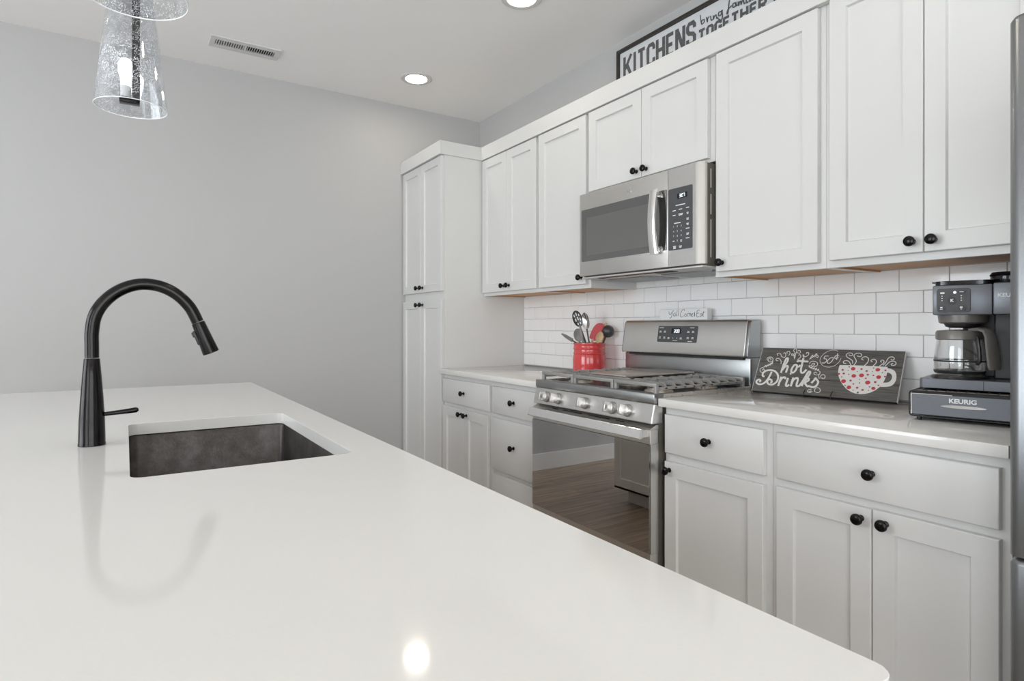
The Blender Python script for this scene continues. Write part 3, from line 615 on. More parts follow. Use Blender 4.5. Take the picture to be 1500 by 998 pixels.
mb = MB(); mb.box(RX0 + .004, RX1 - .004, -.665, -.642, .105, .288, b=.004); mb.box(RX0 + .004, RX1 - .004, -.67, -.662, .262, .285, b=.002)
mb.build('storage_drawer', 'steel', RG)
# oven door
mb = MB()
OX0, OX1 = RX0 + .002, RX1 - .002
mb.box(OX0, OX1, -.683, -.642, .746, .800, b=.0015, seg=1)
mb.prism([(-.683, .8005), (-.683, .8025), (-.655, .815), (-.642, .815), (-.642, .8005)], lambda a, b, t: (t, a, b), OX0, OX1)
mb.box(OX0, OX1, -.683, -.642, .300, .346, b=.0015, seg=1)
mb.box(OX0, OX0 + .035, -.681, -.642, .346, .746); mb.box(OX1 - .035, OX1, -.681, -.642, .346, .746)
od = mb.build('oven_door', 'steel', RG, smooth=0)
mb = MB(); mb.box(OX0 + .0345, OX0 + .10, -.6812, -.644, .3465, .7455); mb.box(OX1 - .10, OX1 - .0345, -.6812, -.644, .3465, .7455)
mb.box(OX0 + .10, OX1 - .10, -.6812, -.644, .3465, .43); mb.box(OX0 + .10, OX1 - .10, -.6812, -.644, .665, .7455)
mb.box(OX0 + .003, OX0 + .0345, -.6815, -.6811, .3465, .7455); mb.box(OX1 - .0345, OX1 - .003, -.6815, -.6811, .3465, .7455)
mb.build('window_surround', 'black_matte', od, smooth=0)
mb = MB(); mb.box(OX0 + .001, OX1 - .003, -.6865, -.6825, .3465, .7455, b=.0008, seg=1)
mb.build('oven_window', 'oven_glass', od, smooth=0)
mb = MB(); mb.prism([(-.7235, .768), (-.7250, .7705), (-.7175, .8025), (-.7150, .8045), (-.7065, .8045), (-.7085, .768)], lambda a, b, t: (t, a, b), 1.718, 2.434); mb.box(1.718, 1.745, -.7085, -.683, .772, .7985); mb.box(2.407, 2.434, -.7085, -.683, .772, .7985)
mb.build('handle', 'chrome', od, smooth=30)
sd = Vector((0, .028, .0125)).normalized(); sn = Vector((0, -.0125, .028)).normalized(); s0 = Vector((0, -.683, .8025))
mb = MB()
for (a, b) in ((1.832, 1.878), (1.912, 2.045), (2.082, 2.216), (2.250, 2.300)):
    mb.prism(rrect(a, b, .012, .018, .0028, 3), lambda x, v, t: tuple(Vector((x, 0, 0)) + s0 + sd * v + sn * t), -.002, .0004)
mb.build('vent_slot', 'black_matte', od)
# sloped control panel
pa, pb = Vector((0, -.679, .8195)), Vector((0, -.663, .8925)); pu = (pb - pa).normalized(); pn = Vector((0, -pu.z, pu.y))
PFn = lambda x, v, t: tuple(Vector((x, 0, 0)) + pa + pu * v + pn * t)
mb = MB(); mb.prism([(-.679, .8195), (-.663, .8925), (-.62, .8925), (-.62, .8195)], lambda a, b, t: (t, a, b), RX0, RX1)
mb.build('control_panel', 'steel', RG, smooth=0, bevel=.004)
for x in (1.795, 1.880, 2.067, 2.233, 2.319):
    c = Vector(PFn(x, .037, 0))
    mb = MB(); mb.lathe([(.0225, .003), (.0222, .010), (.0212, .017), (.0205, .019), (.016, .0205), (0, .0205)], c, pn, 32)
    q = Matrix((Vector((1, 0, 0)), pu, pn)).transposed().to_4x4(); q.translation = c
    mb.box(-.006, .006, -.0205, .0205, .016, .046, b=.0025, mtx=q)
    kb = mb.build('burner_knob', 'silver_knob', RG)
    MB().lathe([(.0245, 0), (.0252, .002), (.0245, .0052), (.0226, .0055)], c, pn, 32).build('knob_skirt', 'steel_dark', kb)
# cooktop
mb = MB(); mb.box(RX0, RX1, -.6655, -.615, .893, .929, b=.004)
mb.build('front_rail', 'steel_dark', RG)
mb = MB(); mb.box(RX0 + .0142, RX1 - .0142, -.615, -.10, .8935, .918); mb.build('burner_pan', 'enamel', RG, smooth=0)
mb = MB(); mb.box(RX0, RX1, -.614, -.10, .89, .8934); mb.box(RX0, RX0 + .014, -.615, -.10, .8935, .928, b=.003); mb.box(RX1 - .014, RX1, -.615, -.10, .8935, .928, b=.003)
mb.build('cooktop', 'cooktop', RG, smooth=0)
for (x, y, r) in ((1.83, -.50, .045), (1.83, -.22, .036), (RC, -.40, .05), (2.318, -.50, .045), (2.318, -.22, .036)):
    b = MB().lathe([(r + .012, 0), (r + .01, .006), (r, .008), (r, .016), (r - .004, .018)], (x, y, .918), seg=32).build('burner', 'burner_al', RG)
    MB().lathe([(r - .002, .0182), (r - .001, .022), (r - .006, .0255), (0, .0265)], (x, y, .918), seg=32).build('burner_cap', 'black_matte', b)
def grate(x0, x1, y0, y1, kind):
    mb = MB(); z0, z1 = .951, .966
    bar = lambda a, b, c, d, e=z0, f=z1: mb.box(a, b, c, d, e, f, b=.003, seg=2)
    bar(x0, x1, y0, y0 + .016); bar(x0, x1, y1 - .014, y1)
    for xa in (x0, x1 - .014):
        if kind == 'side' or True: bar(xa, xa + .014, y0 + .016, y1 - .014, .940, .951)
    for (xa, ya) in ((x0, y0), (x1 - .016, y0), (x0, y1 - .016), (x1 - .016, y1 - .016), (x0, (y0 + y1) / 2), (x1 - .016, (y0 + y1) / 2)):
        bar(xa, xa + .016, ya, ya + .016, .9182, .955)
    if kind == 'side':
        n = 9; xm = (x0 + x1) / 2
        for k in range(n):
            y = y0 + .055 + k * (y1 - y0 - .11) / (n - 1)
            L = .085 if k in (1, 2, 6, 7) else .10
            if k == 4: L = (x1 - x0) / 2
            for sgn, xe in ((1, x0), (-1, x1)):
                pr = [(xe, .941), (xe, .949), (xe + sgn * .016, z1), (xe + sgn * L, z1), (xe + sgn * L, z0 + .002), (xe + sgn * .02, z0 + .002)]
                mb.prism(pr, lambda a, b, t: (a, t, b), y - .0055, y + .0055)
        bar(xm - .006, xm + .006, y0 + .014, y0 + .12); bar(xm - .006, xm + .006, y1 - .12, y1 - .014)
    else:
        for k in range(3):
            y = y0 + .09 + k * .19
            bar(x0, x1, y, y + .011)
    o = mb.build('grate', 'iron', RG)
    return o
grate(1.712, 1.943, -.640, -.118, 'side'); grate(2.206, 2.437, -.640, -.118, 'side')
grate(1.947, 2.202, -.640, -.118, 'mid')
mb = MB(); mb.box(1.962, 2.187, -.555, -.135, .9665, .974, b=.003); mb.build('griddle', 'griddle', RG)
# backguard
mb = MB(); mb.box(RX0 + .004, RX1 - .004, -.098, -.03, .918, 1.046, b=.006)
mb.build('backguard_base', 'steel_dark', RG)
mb = MB(); prof = [(-.1255, 1.048), (-.1275, 1.056), (-.1045, 1.196), (-.099, 1.205), (-.09, 1.2085), (-.035, 1.2085), (-.035, 1.048)]
mb.prism(prof, lambda a, b, t: (t, a, b), RX0 + .014, RX1 - .014)
mb.build('backguard', 'steel', RG, smooth=40, bevel=.002)
for (a, b, w_) in ((RX0 + .002, RX0 + .014, 0), (RX1 - .014, RX1 - .002, 1)):
    mb = MB(); mb.prism([(-.118, 1.046), (-.121, 1.056), (-.0985, 1.194), (-.09, 1.204), (-.03, 1.207), (-.03, 1.046)], lambda p, q_, t: (t, p, q_), a, b)
    mb.build('backguard_end', 'steel_dark', RG, smooth=40, bevel=.003)
mb = MB(); mb.box(RX0 + .05, RX1 - .03, -.112, -.097, 1.036, 1.048); mb.build('vent_gap', 'black_matte', RG, smooth=0)
ba = Vector((0, -.1275, 1.056)); bu = (Vector((0, -.1045, 1.196)) - ba).normalized(); bn = Vector((0, -bu.z, bu.y))
BFn = lambda x, v, t: tuple(Vector((x, 0, 0)) + ba + bu * v + bn * t)
mb = MB(); mb.prism(rrect(1.946, 2.185, .047, .125, .006, 4), BFn, 0, .0015); dp = mb.build('control_display', 'panel_dark', RG)
mb = MB(); mb.prism(rrect(2.030, 2.090, .088, .113, .002, 2), BFn, .0015, .0019); ds = mb.build('clock_screen', 'screen', dp)
mb = MB(); digits(mb, '3:09', 2.068, .100, .0145, BFn, .002); mb.build('clock_digits', 'digit', ds)
mb = MB()
for (x, v, w_, h_) in ((1.967, .116, .028, .0028), (2.153, .116, .024, .0026), (2.147, .053, .026, .0026), (2.058, .056, .03, .002)):
    mb.prism(rrect(x - w_ / 2, x + w_ / 2, v - h_ / 2, v + h_ / 2, .0006, 2), BFn, .0015, .0019)
for (x, v) in ((1.962, .098), (1.990, .098), (1.962, .069), (1.990, .069), (2.017, .067), (2.092, .067), (2.133, .098), (2.160, .098), (2.133, .069), (2.160, .069)):
    mb.prism(rrect(x - .0055, x + .0055, v, v + .0032, .0006, 2), BFn, .0015, .0019); mb.prism(rrect(x - .007, x + .007, v - .005, v - .0028, .0006, 2), BFn, .0015, .0019)
for x in (2.044, 2.068): mb.disc(x, .067, .0022, .0022, BFn, .0015)
mb.build('button_marks', 'print', dp)['label'] = 'white button symbols'

# ------------------------------------------------------------------ over-the-range microwave
MW = thing('microwave', 'stainless over-the-range microwave mounted below the short wall cabinet', 'microwave', (RC, -0.2, 1.42))
MX0, MX1, MZ0, MZ1 = 1.699, 2.4515, 1.424, 1.826
mb = MB(); mb.box(MX0 + .003, MX1 - .002, -.372, -.013, 1.418, 1.822); mb.build('microwave_case', 'brown_metal', MW, smooth=0)
mb = MB()
for (za, zb) in ((1.45, 1.60), (1.62, 1.70), (1.725, 1.80)): mb.box(MX1 - .003, MX1 - .0005, -.352, -.347, za, zb, b=.001)
mb.build('side_vent', 'grey_panel', MW)
MS = 2.274
mb = MB(); mb.box(MX0, MS - .0012, -.400, -.3725, MZ0, MZ1, b=.0015, seg=2)
mdoor = mb.build('microwave_door', 'steel', MW)
mb = MB(); mb.prism([(MS + .0012, -.3725), (MS + .0012, -.400), (2.416, -.400), (2.416, -.3725)], lambda a, b, t: (a, b, t), MZ0, MZ1); mcp = mb.build('control_housing', 'steel', MW, smooth=30)
mb = MB(); mb.prism([(2.4162, -.3725), (2.4162, -.400), (2.424, -.3994), (2.434, -.3970), (2.443, -.3930), (2.449, -.388), (MX1, -.384), (MX1, -.3725)], lambda a, b, t: (a, b, t), MZ0, MZ1); mb.build('end_bezel', 'taupe_satin', mcp, smooth=30)
YF = lambda y: (lambda a, b, t: (a, y - t, b))
mb = MB(); mb.prism(rrect(1.715, MS - .006, 1.494, 1.7465, .006, 4), YF(-.400), 0, .0008); mb.build('window_border', 'panel_dark', mdoor)
mb = MB(); mb.prism(rrect(1.752, 2.175, 1.522, 1.705, .008, 4), YF(-.4008), 0, .0006); mb.build('window_screen', 'mesh_screen', mdoor)
mb = MB(); mb.prism(rrect(1.7155, MS - .0065, 1.4945, 1.746, .006, 4), YF(-.4015), 0, .0022); mb.build('window_glass', 'mw_glass', mdoor)
hl = []
for k in range(13):
    t = k / 12; z = 1.482 + t * .268; y = -.4335 - .014 * math.sin(PI * t)
    hl.append([(2.200, y + .012, z), (2.200, y + .003, z), (2.204, y, z), (2.236, y, z), (2.240, y + .003, z), (2.240, y + .012, z)])
mb = MB(); mb.loft(hl)
mb.box(2.206, 2.234, -.425, -.4035, 1.488, 1.515, b=.002); mb.box(2.206, 2.234, -.425, -.4035, 1.718, 1.744, b=.002)
mb.build('handle', 'chrome', mdoor, smooth=50)
mb = MB(); mb.prism(rrect(MS + .003, 2.402, 1.490, 1.7425, .006, 4), YF(-.400), 0, .0012); kp = mb.build('keypad', 'panel_dark', mcp)
KF = YF(-.4012)
mb = MB(); mb.prism(rrect(2.324, 2.376, 1.697, 1.7185, .002, 2), KF, 0, .0004); sc_ = mb.build('clock_screen', 'screen', kp)
mb = MB(); digits(mb, '3:07', 2.354, 1.708, .0125, KF, .0005); mb.build('clock_digits', 'digit', sc_)
mb = MB()
def mark(x, z, w_, h_): mb.prism(rrect(x - w_ / 2, x + w_ / 2, z - h_ / 2, z + h_ / 2, min(w_, h_) * .3, 2), KF, 0, .0004)
mark(2.341, 1.671, .050, .0035); mark(2.325, 1.599, .034, .0035)
for (x, z, w_, ln) in ((2.308, 1.651, .018, 1), (2.341, 1.653, .018, 1), (2.378, 1.654, .016, 1), (2.308, 1.632, .016, 1), (2.342, 1.634, .024, 2), (2.378, 1.634, .010, 2), (2.378, 1.611, .013, 2), (2.378, 1.590, .012, 2), (2.378, 1.571, .019, 1), (2.378, 1.551, .014, 2), (2.378, 1.532, .019, 1), (2.305, 1.527, .011, 1), (2.345, 1.527, .010, 2), (2.310, 1.505, .016, 2), (2.310, 1.4965, .014, 1), (2.341, 1.5035, .015, 2)):
    mark(x, z, w_, .003)
    if ln == 2: mark(x, z - .0046, w_ * .8, .0028)
for i in range(9):
    mb.text(str(i + 1), .0105, lambda a, b, t, cx=2.305 + (i % 3) * .020, cz=1.585 - (i // 3) * .0195: (cx + a, -.4012 - t, cz + b), 0)
mb.text('0', .0105, lambda a, b, t: (2.325 + a, -.4012 - t, 1.527 + b), 0)
mb.build('key_print', 'print', kp, smooth=0)
mb = MB(); LF = YF(-.400)
mb.disc(2.0435, 1.781, .0155, .0155, LF, 0, .0015, 32); lg = mb.build('round_badge', 'chrome', mdoor)
mb = MB(); ring = [(2.0435 + .0128 * math.cos(2 * PI * k / 32), 1.781 + .0128 * math.sin(2 * PI * k / 32)) for k in range(33)]
mb.ribbon(ring, .0012, LF, .0015)
for st in ([(-.009, .002), (-.004, .007), (-.001, .003), (-.005, -.005), (-.009, -.003), (-.005, .001), (.000, -.006)], [(.001, .006), (.006, .008), (.009, .003), (.004, .001), (.0005, -.003), (.004, -.007), (.009, -.003)]):
    mb.ribbon(smoothline([(2.0435 + a, 1.781 + b) for a, b in st], 4), .0014, LF, .0015)
mb.build('badge_monogram', 'steel_dark', lg)
# underside: filters, lamp lens and vent strip
mb = MB(); mb.box(MX0 + .006, MX1 - .006, -.392, -.016, 1.411, 1.418, b=.002); up = mb.build('underside', 'grey_panel', MW)
mb = MB(); mb.box(1.80, 2.26, -.372, -.325, 1.4085, 1.4112); mb.build('front_intake', 'black_matte', up, smooth=0)
mb = MB(); mb.box(1.83, 2.16, -.360, -.333, 1.4072, 1.4087); mb.build('lamp_cover', 'amber', up, smooth=0)
for (a, b) in ((1.76, 2.03), (2.11, 2.39)):
    mb = MB(); mb.box(a, b, -.27, -.06, 1.4065, 1.4112, b=.001)
    for k in range(7): mb.box(a + .01, b - .01, -.262 + k * .029, -.245 + k * .029, 1.4045, 1.4066)
    mb.build('grease_filter', 'steel_dark', up)

# ------------------------------------------------------------------ refrigerator
FR = thing('refrigerator', 'tall stainless refrigerator standing at the right edge beside the worktop', 'refrigerator', (3.99, -0.4, 0))
mb = MB(); mb.box(3.542, 4.44, -.70, -.03, 0.02, 1.775, b=.004); mb.build('fridge_case', 'fridge_edge', FR)
def fdoor(name, x0, x1, z0, z1):
    lo = rrect(x0, x1, -.80, -.705, .02, 6)
    mb = MB(); mb.loft([[(x, y, z0) for x, y in lo], [(x, y, z1 - .012) for x, y in lo], [(x + (.004 if x < (x0 + x1) / 2 else -.004), y + .004, z1 - .003) for x, y in lo], [(x + (.01 if x < (x0 + x1) / 2 else -.01), y + .01 * (1 if y < -.75 else -1), z1) for x, y in lo]])
    mb.mi = 1
    d = mb.build(name, 'fridge', FR, smooth=40)
    return d
fd = fdoor('fridge_door', 3.540, 3.9885, .72, 1.802)
MB().tube([(3.94, -.80, .80), (3.94, -.845, .83), (3.94, -.845, 1.62), (3.94, -.80, 1.65)], .011, 12).build('handle', 'chrome', fd)
fd = fdoor('fridge_door', 3.9915, 4.44, .72, 1.802)
MB().tube([(4.04, -.80, .80), (4.04, -.845, .83), (4.04, -.845, 1.62), (4.04, -.80, 1.65)], .011, 12).build('handle', 'chrome', fd)
fd = fdoor('freezer_drawer', 3.540, 4.44, .06, .715)
MB().tube([(3.66, -.80, .62), (3.69, -.845, .62), (4.29, -.845, .62), (4.32, -.80, .62)], .011, 12).build('handle', 'chrome', fd)

# ------------------------------------------------------------------ ceiling fittings
def can(x, y, label, group=None):
    t = thing('recessed_light', label, 'ceiling light', (x, y, CEIL), group=group)
    MB().lathe([(.098, 0), (.098, -.003), (.092, -.007), (.070, -.0065), (.064, -.002), (.064, 0)], (x, y, CEIL), seg=40, cap=False).build('trim_ring', 'vent', t)
    MB().lathe([(.0635, -.0015), (.0635, -.0035), (0, -.0045)], (x, y, CEIL), seg=36).build('lens', 'lamp', t)
can(.495, -.743, 'round recessed ceiling light over the pantry, lit', 'recessed lights in view')
can(1.63, -.70, 'round recessed ceiling light cut by the top edge, lit', 'recessed lights in view')
for (x, y) in ((2.75, -1.40), (3.95, -1.40), (5.4, -2.2), (5.4, -4.4), (2.0, -4.6), (3.7, -4.6)):  # extra unseen lights, put in to brighten the cabinets and room
    can(x, y, 'added round recessed ceiling light outside the view, for fill light', 'added recessed lights outside the view')
VT = thing('ceiling_vent', 'white slotted air vent register in the ceiling near the left wall', 'air vent', (.372, -1.722, CEIL))
VX0, VX1, VY0, VY1 = .302, .448, -1.905, -1.545
mb = MB()
for (a, b, c, d) in ((VX0, VX0 + .04, VY0, VY1), (VX1 - .04, VX1, VY0, VY1), (VX0 + .04, VX1 - .04, VY0, VY0 + .028), (VX0 + .04, VX1 - .04, VY1 - .028, VY1), (VX0 + .04, VX1 - .04, -1.731, -1.719)):
    mb.box(a, b, c, d, CEIL - .010, CEIL - .0002)
mb.build('vent_frame', 'vent', VT, smooth=0, bevel=.002)
mb = MB(); mb.box(VX0 + .03, VX1 - .03, VY0 + .02, VY1 - .02, CEIL - .002, CEIL - .0003); mb.build('duct_shade_sheet', 'vent_dark', VT, smooth=0)  # dark sheet behind the slats, its colour stands for the unlit duct
for (ya, yb, tilt) in ((VY0 + .028, -1.731, .35), (-1.719, VY1 - .028, -.25)):
    n = 12
    for k in range(n):
        y = ya + (k + .5) * (yb - ya) / n
        q = Matrix.Translation((0, y, CEIL - .006)) @ Matrix.Rotation(tilt, 4, 'X')
        MB().box(VX0 + .038, VX1 - .038, -.0011, .0011, -.0055, .0045, mtx=q).build('slat', 'vent', VT, smooth=0)

def pendant(x, y, zr, label):
    t = thing('pendant_light', label, 'pendant light', (x, y, zr), group='glass pendant lights')
    rb, rt, H = .0955, .055, .36
    mb = MB(); n = 40
    pr = []
    for k in range(9):
        s = k / 8; pr.append((rb + (rt - rb) * s, zr + H * s))
    pr += [(rt - .012, zr + H + .012), (.018, zr + H + .016)]
    inn = [(r - .0028 if r > .02 else r, z - (.0028 if z > zr + H else 0)) for r, z in pr]
    mb.lathe(pr + inn[::-1] + [pr[0]], (x, y, 0), seg=48, cap=False)
    mb.build('glass_shade', 'seeded', t)
    MB().tube([(x + rb * .985 * math.cos(2 * PI * k / 48), y + rb * .985 * math.sin(2 * PI * k / 48), zr) for k in range(48)], .0013, 8, closed=True).build('shade_rim', 'rim', t)
    ax = Vector((.541, .841, 0)) * .010                     # the flat stem hangs a little beside the bulb
    sx, sy = x + .008, y + .012
    mb = MB(); mb.box(sx - .010, sx + .010, sy - .010, sy + .010, zr + .028, zr + H + .03, b=.001, seg=1)
    mb.build('stem', 'bronze', t)
    bx, by = x - .002, y - .014
    mb = MB(); mb.box(min(bx, sx) - .012, max(bx, sx) + .010, by - .016, sy + .01, zr + .012, zr + .028, b=.002)
    mb.build('socket_arm', 'bronze', t)
    s_ = MB().lathe([(.0135, 0), (.0135, .034), (.0125, .036)], (bx, by, zr + .028), seg=20).build('socket', 'print', t)
    MB().lathe([(.0115, .063), (.012, .072), (.0145, .088), (.0185, .106), (.0195, .120), (.018, .132), (.011, .143), (0, .1465)], (bx, by, zr), seg=24).build('bulb', 'bulb', t)
    MB().lathe([(.0145, zr + H + .014), (.0145, zr + H + .05), (.006, zr + H + .055), (.006, CEIL - .03), (.055, CEIL - .028), (.06, CEIL - .02), (.06, CEIL - .0005)], (x, y, 0), seg=28).build('canopy_rod', 'bronze', t)
pendant(1.890, -2.276, 1.831, 'seeded glass cone pendant light hanging farther along the island, bulb and whole rim in view')
pendant(2.616, -2.276, 1.831, 'nearer glass pendant light at the top edge, only its lower rim in view')

# ------------------------------------------------------------------ signs
KS = thing('framed_sign', 'long black-framed whitewashed sign reading KITCHENS bring families TOGETHER, on top of the cabinets', 'sign', (2.075, -0.04, 2.2865))
SXA, SXB, SZA, SZB = 1.594, 2.550, 2.2868, 2.661
mb = MB()
for (a, b, c, d) in ((SXA, SXA + .02, SZA, SZB), (SXB - .02, SXB, SZA, SZB), (SXA + .02, SXB - .02, SZA, SZA + .02), (SXA + .02, SXB - .02, SZB - .02, SZB)):
    mb.box(a, b, -.063, -.030, c, d, b=.002)
mb.build('frame', 'sign_frame', KS)
mb = MB(); mb.box(SXA + .019, SXB - .019, -.052, -.034, SZA + .019, SZB - .019); mb.build('panel', 'sign_white', KS, smooth=0)
SF = lambda a, b, t: (a, -.052 - t, b)
GL = {'K': (.62, [[(0, 0), (0, 1)], [(.62, 1), (.06, .42)], [(.24, .60), (.62, 0)]]), 'I': (.14, [[(.07, 0), (.07, 1)]]),
      'T': (.58, [[(0, .93), (.58, .93)], [(.29, 0), (.29, .9)]]), 'H': (.56, [[(.02, 0), (.02, 1)], [(.54, 0), (.54, 1)], [(.02, .5), (.54, .5)]]),
      'C': (.54, [[(.52, .68), (.52, .82), (.42, .93), (.12, .93), (.02, .82), (.02, .18), (.12, .07), (.42, .07), (.52, .18), (.52, .32)]]),
      'E': (.50, [[(.02, 0), (.02, 1)], [(.02, .93), (.5, .93)], [(.02, .5), (.43, .5)], [(.02, .07), (.5, .07)]]),
      'N': (.58, [[(.02, 0), (.02, 1)], [(.56, 0), (.56, 1)], [(.05, .98), (.53, .02)]]),
      'S': (.54, [[(.52, .70), (.52, .82), (.42, .93), (.12, .93), (.02, .82), (.02, .64), (.12, .54), (.42, .46), (.52, .36), (.52, .18), (.42, .07), (.12, .07), (.02, .18), (.02, .30)]]),
      'O': (.54, [[(.27, .93), (.12, .93), (.02, .82), (.02, .18), (.12, .07), (.42, .07), (.52, .18), (.52, .82), (.42, .93), (.27, .93)]]),
      'G': (.54, [[(.52, .70), (.52, .82), (.42, .93), (.12, .93), (.02, .82), (.02, .18), (.12, .07), (.42, .07), (.52, .18), (.52, .46), (.30, .46)]]),
      'R': (.56, [[(.02, 0), (.02, 1)], [(.02, .93), (.42, .93), (.52, .83), (.52, .58), (.42, .48), (.02, .48)], [(.28, .46), (.54, 0)]])}
def word(mb, s, x0, x1, z0, z1, f, st):
    tot = sum(GL[c][0] for c in s); n = len(s); h = z1 - z0
    k = (x1 - x0) / (tot + .24 * (n - 1)); x = x0
    for c in s:
        for i, stroke in enumerate(GL[c][1]):
            mb.ribbon([(x + a * k, z0 + b * h) for a, b in stroke], st, f, .0002, .0004 + .00035 * i)
        x += (GL[c][0] + .24) * k
mb = MB(); word(mb, 'KITCHENS', 1.648, 2.118, 2.498, 2.612, SF, .0185); mb.build('heading_letters', 'sign_ink', KS, smooth=0)
mb = MB(); word(mb, 'TOGETHER', 2.142, 2.490, 2.500, 2.550, SF, .0125); mb.build('lower_letters', 'sign_ink', KS, smooth=0)
mb = MB()
for i, st in enumerate(TR['bring']): mb.ribbon(smoothline([(1.6 + a / 1000, 2.306 + b / 1000) for a, b in st], 4), .0050, SF, .0016, .0004 + .0002 * i)
mb.build('script_letters', 'sign_ink', KS, smooth=0)

YS = thing('block_sign', "small white wooden block sign reading y'all Come & Eat, on top of the range backguard", 'sign', (2.055, -.06, 1.2087))
mb = MB(); mb.box(1.912, 2.200, -.0655, -.032, 1.2088, 1.2605, b=.0012, seg=1); mb.build('block', 'white_block', YS, smooth=0)
mb = MB()
for st in TR['yall']: mb.ribbon(smoothline([(1.9 + a / 1000, 1.21 + b / 1000) for a, b in st], 4), .0021, lambda a, b, t: (a, -.0655 - t, b), 0)
mb.build('script_letters', 'ink', YS, smooth=0)

# charcoal board with hand lettering, leaning back on a wire easel
BX, BY, BTH, BW, BH, BL = 2.5357, -.2131, .1631, .4994, .1953, .5338
BZ = .924
e_x = Vector((math.cos(BTH), math.sin(BTH), 0)); nrm = Vector((-math.sin(BTH), math.cos(BTH), 0))
e_u = nrm * math.sin(BL) + Vector((0, 0, math.cos(BL))); e_n = e_x.cross(e_u)      # e_n points into the room
R3 = Matrix((e_x, -e_n, e_u)).transposed()
DB = thing('drinks_sign', 'dark grey plank sign reading hot Drinks 50¢ with a red-spotted cup, leaning on the worktop', 'sign', (BX, BY, BZ), rot=R3.to_euler())
mb = MB(); mb.box(0, BW, 0, .013, 0, BH, b=.0008, seg=1); mb.build('board', 'drink_board', DB, local=True, smooth=0)
for a in (-.0012, BW): MB().box(a, a + .0012, .0005, .0125, .001, BH - .001).build('worn_edge', 'chalk', DB, local=True, smooth=0)
DF = lambda a, b, t: (a, -t, b)
mm = lambda L: [(a / 1000, b / 1000) for a, b in L]
mb = MB()
for i, st in enumerate(TR['thick']): mb.ribbon(smoothline(mm(st), 5), .0070, DF, .0002, .0004 + .0001 * i)
mb.build('lettering', 'chalk', DB, local=True, smooth=0)
TH = TR['thin']
for nm, sts, fe in (('top_curls', TH[0:10], []), ('left_swirl', TH[10:14], TR['feather'][:5]), ('right_swirl', TH[14:18], TR['feather'][5:]), ('bottom_curls', TH[18:-9], [])):
    mb = MB()
    for i, st in enumerate(sts): mb.ribbon(smoothline(mm(st), 5), .0023, DF, .0006, .0004 + .0001 * i)
    for st in fe: mb.ribbon(smoothline(mm(st), 3), .0035, DF, .0003)
    mb.build(nm, 'chalk', DB, local=True, smooth=0)
mb = MB(); mb.ribbon(smoothline(mm(TR['thin'][-9]), 6), .0016, DF, .0002)
for st in TR['num']: mb.ribbon(smoothline(mm(st), 5), .0027, DF, .0005)
mb.build('price_circle', 'chalk', DB, local=True, smooth=0)
mb = MB()
for st in TR['thin'][-8:]: mb.ribbon(smoothline(mm(st), 6), .0027, DF, .0002)
mb.build('steam_curls', 'chalk', DB, local=True, smooth=0)
mb = MB(); mb.prism(mm(TR['cup']), DF, 0, .0008)
outer, inner = smoothline(mm(TR['ho']), 3), smoothline(mm(TR['hi']), 3)
n = min(len(outer), len(inner)); vv = []
for i in range(n): vv += [DF(outer[i].x, outer[i].y, .0009), DF(inner[i].x, inner[i].y, .0009)]
mb._add(vv, [(2 * i, 2 * i + 1, 2 * i + 3, 2 * i + 2) for i in range(n - 1)])
cp = mb.build('cup_picture', 'chalk', DB, local=True, smooth=0)
mb = MB()
for (a, b, r, k) in TR['spots']:
    mb.mi = k; mb.disc(a / 1000, b / 1000, r / 1000, r / 1000 * .93, DF, .0009, .0005, 20)
mb.build('cup_spots', ['spot_red', 'spot_dim', 'spot_grey'], cp, local=True, smooth=0)
ES = thing('wire_easel', 'small black wire easel stand holding up the hot drinks board', 'easel', (BX, BY, .9146), rz=BTH)
mb = MB()                                                   # local: x along the board, y to the wall
tl = math.tan(BL)
for x in (.206, .300):
    pts = [(x, -.0022, .945), (x, -.020, .932), (x, -.021, .9225), (x, -.010, .9185), (x, .004, .9185), (x, .022, .921), (x, .050, .955), (x, .103, 1.045)]
    mb.tube([(px, py, pz - .9146) for px, py, pz in smoothline(pts, 4)], .0019, 8)
    mb.tube([(x, .012, .9185 - .9146), (x, .012, .0019)], .0019, 8)
for z, y in ((.955, .050), (1.045, .103)): mb.tube([(.206, y, z - .9146), (.300, y, z - .9146)], .0019, 8)
mb.build('front_frame', 'black', ES, local=True)
mb = MB(); mb.tube([(.253, .104, 1.045 - .9146), (.253, .135, .95 - .9146), (.253, .142, .0022)], .0019, 8); mb.build('rear_leg', 'black', ES, local=True)

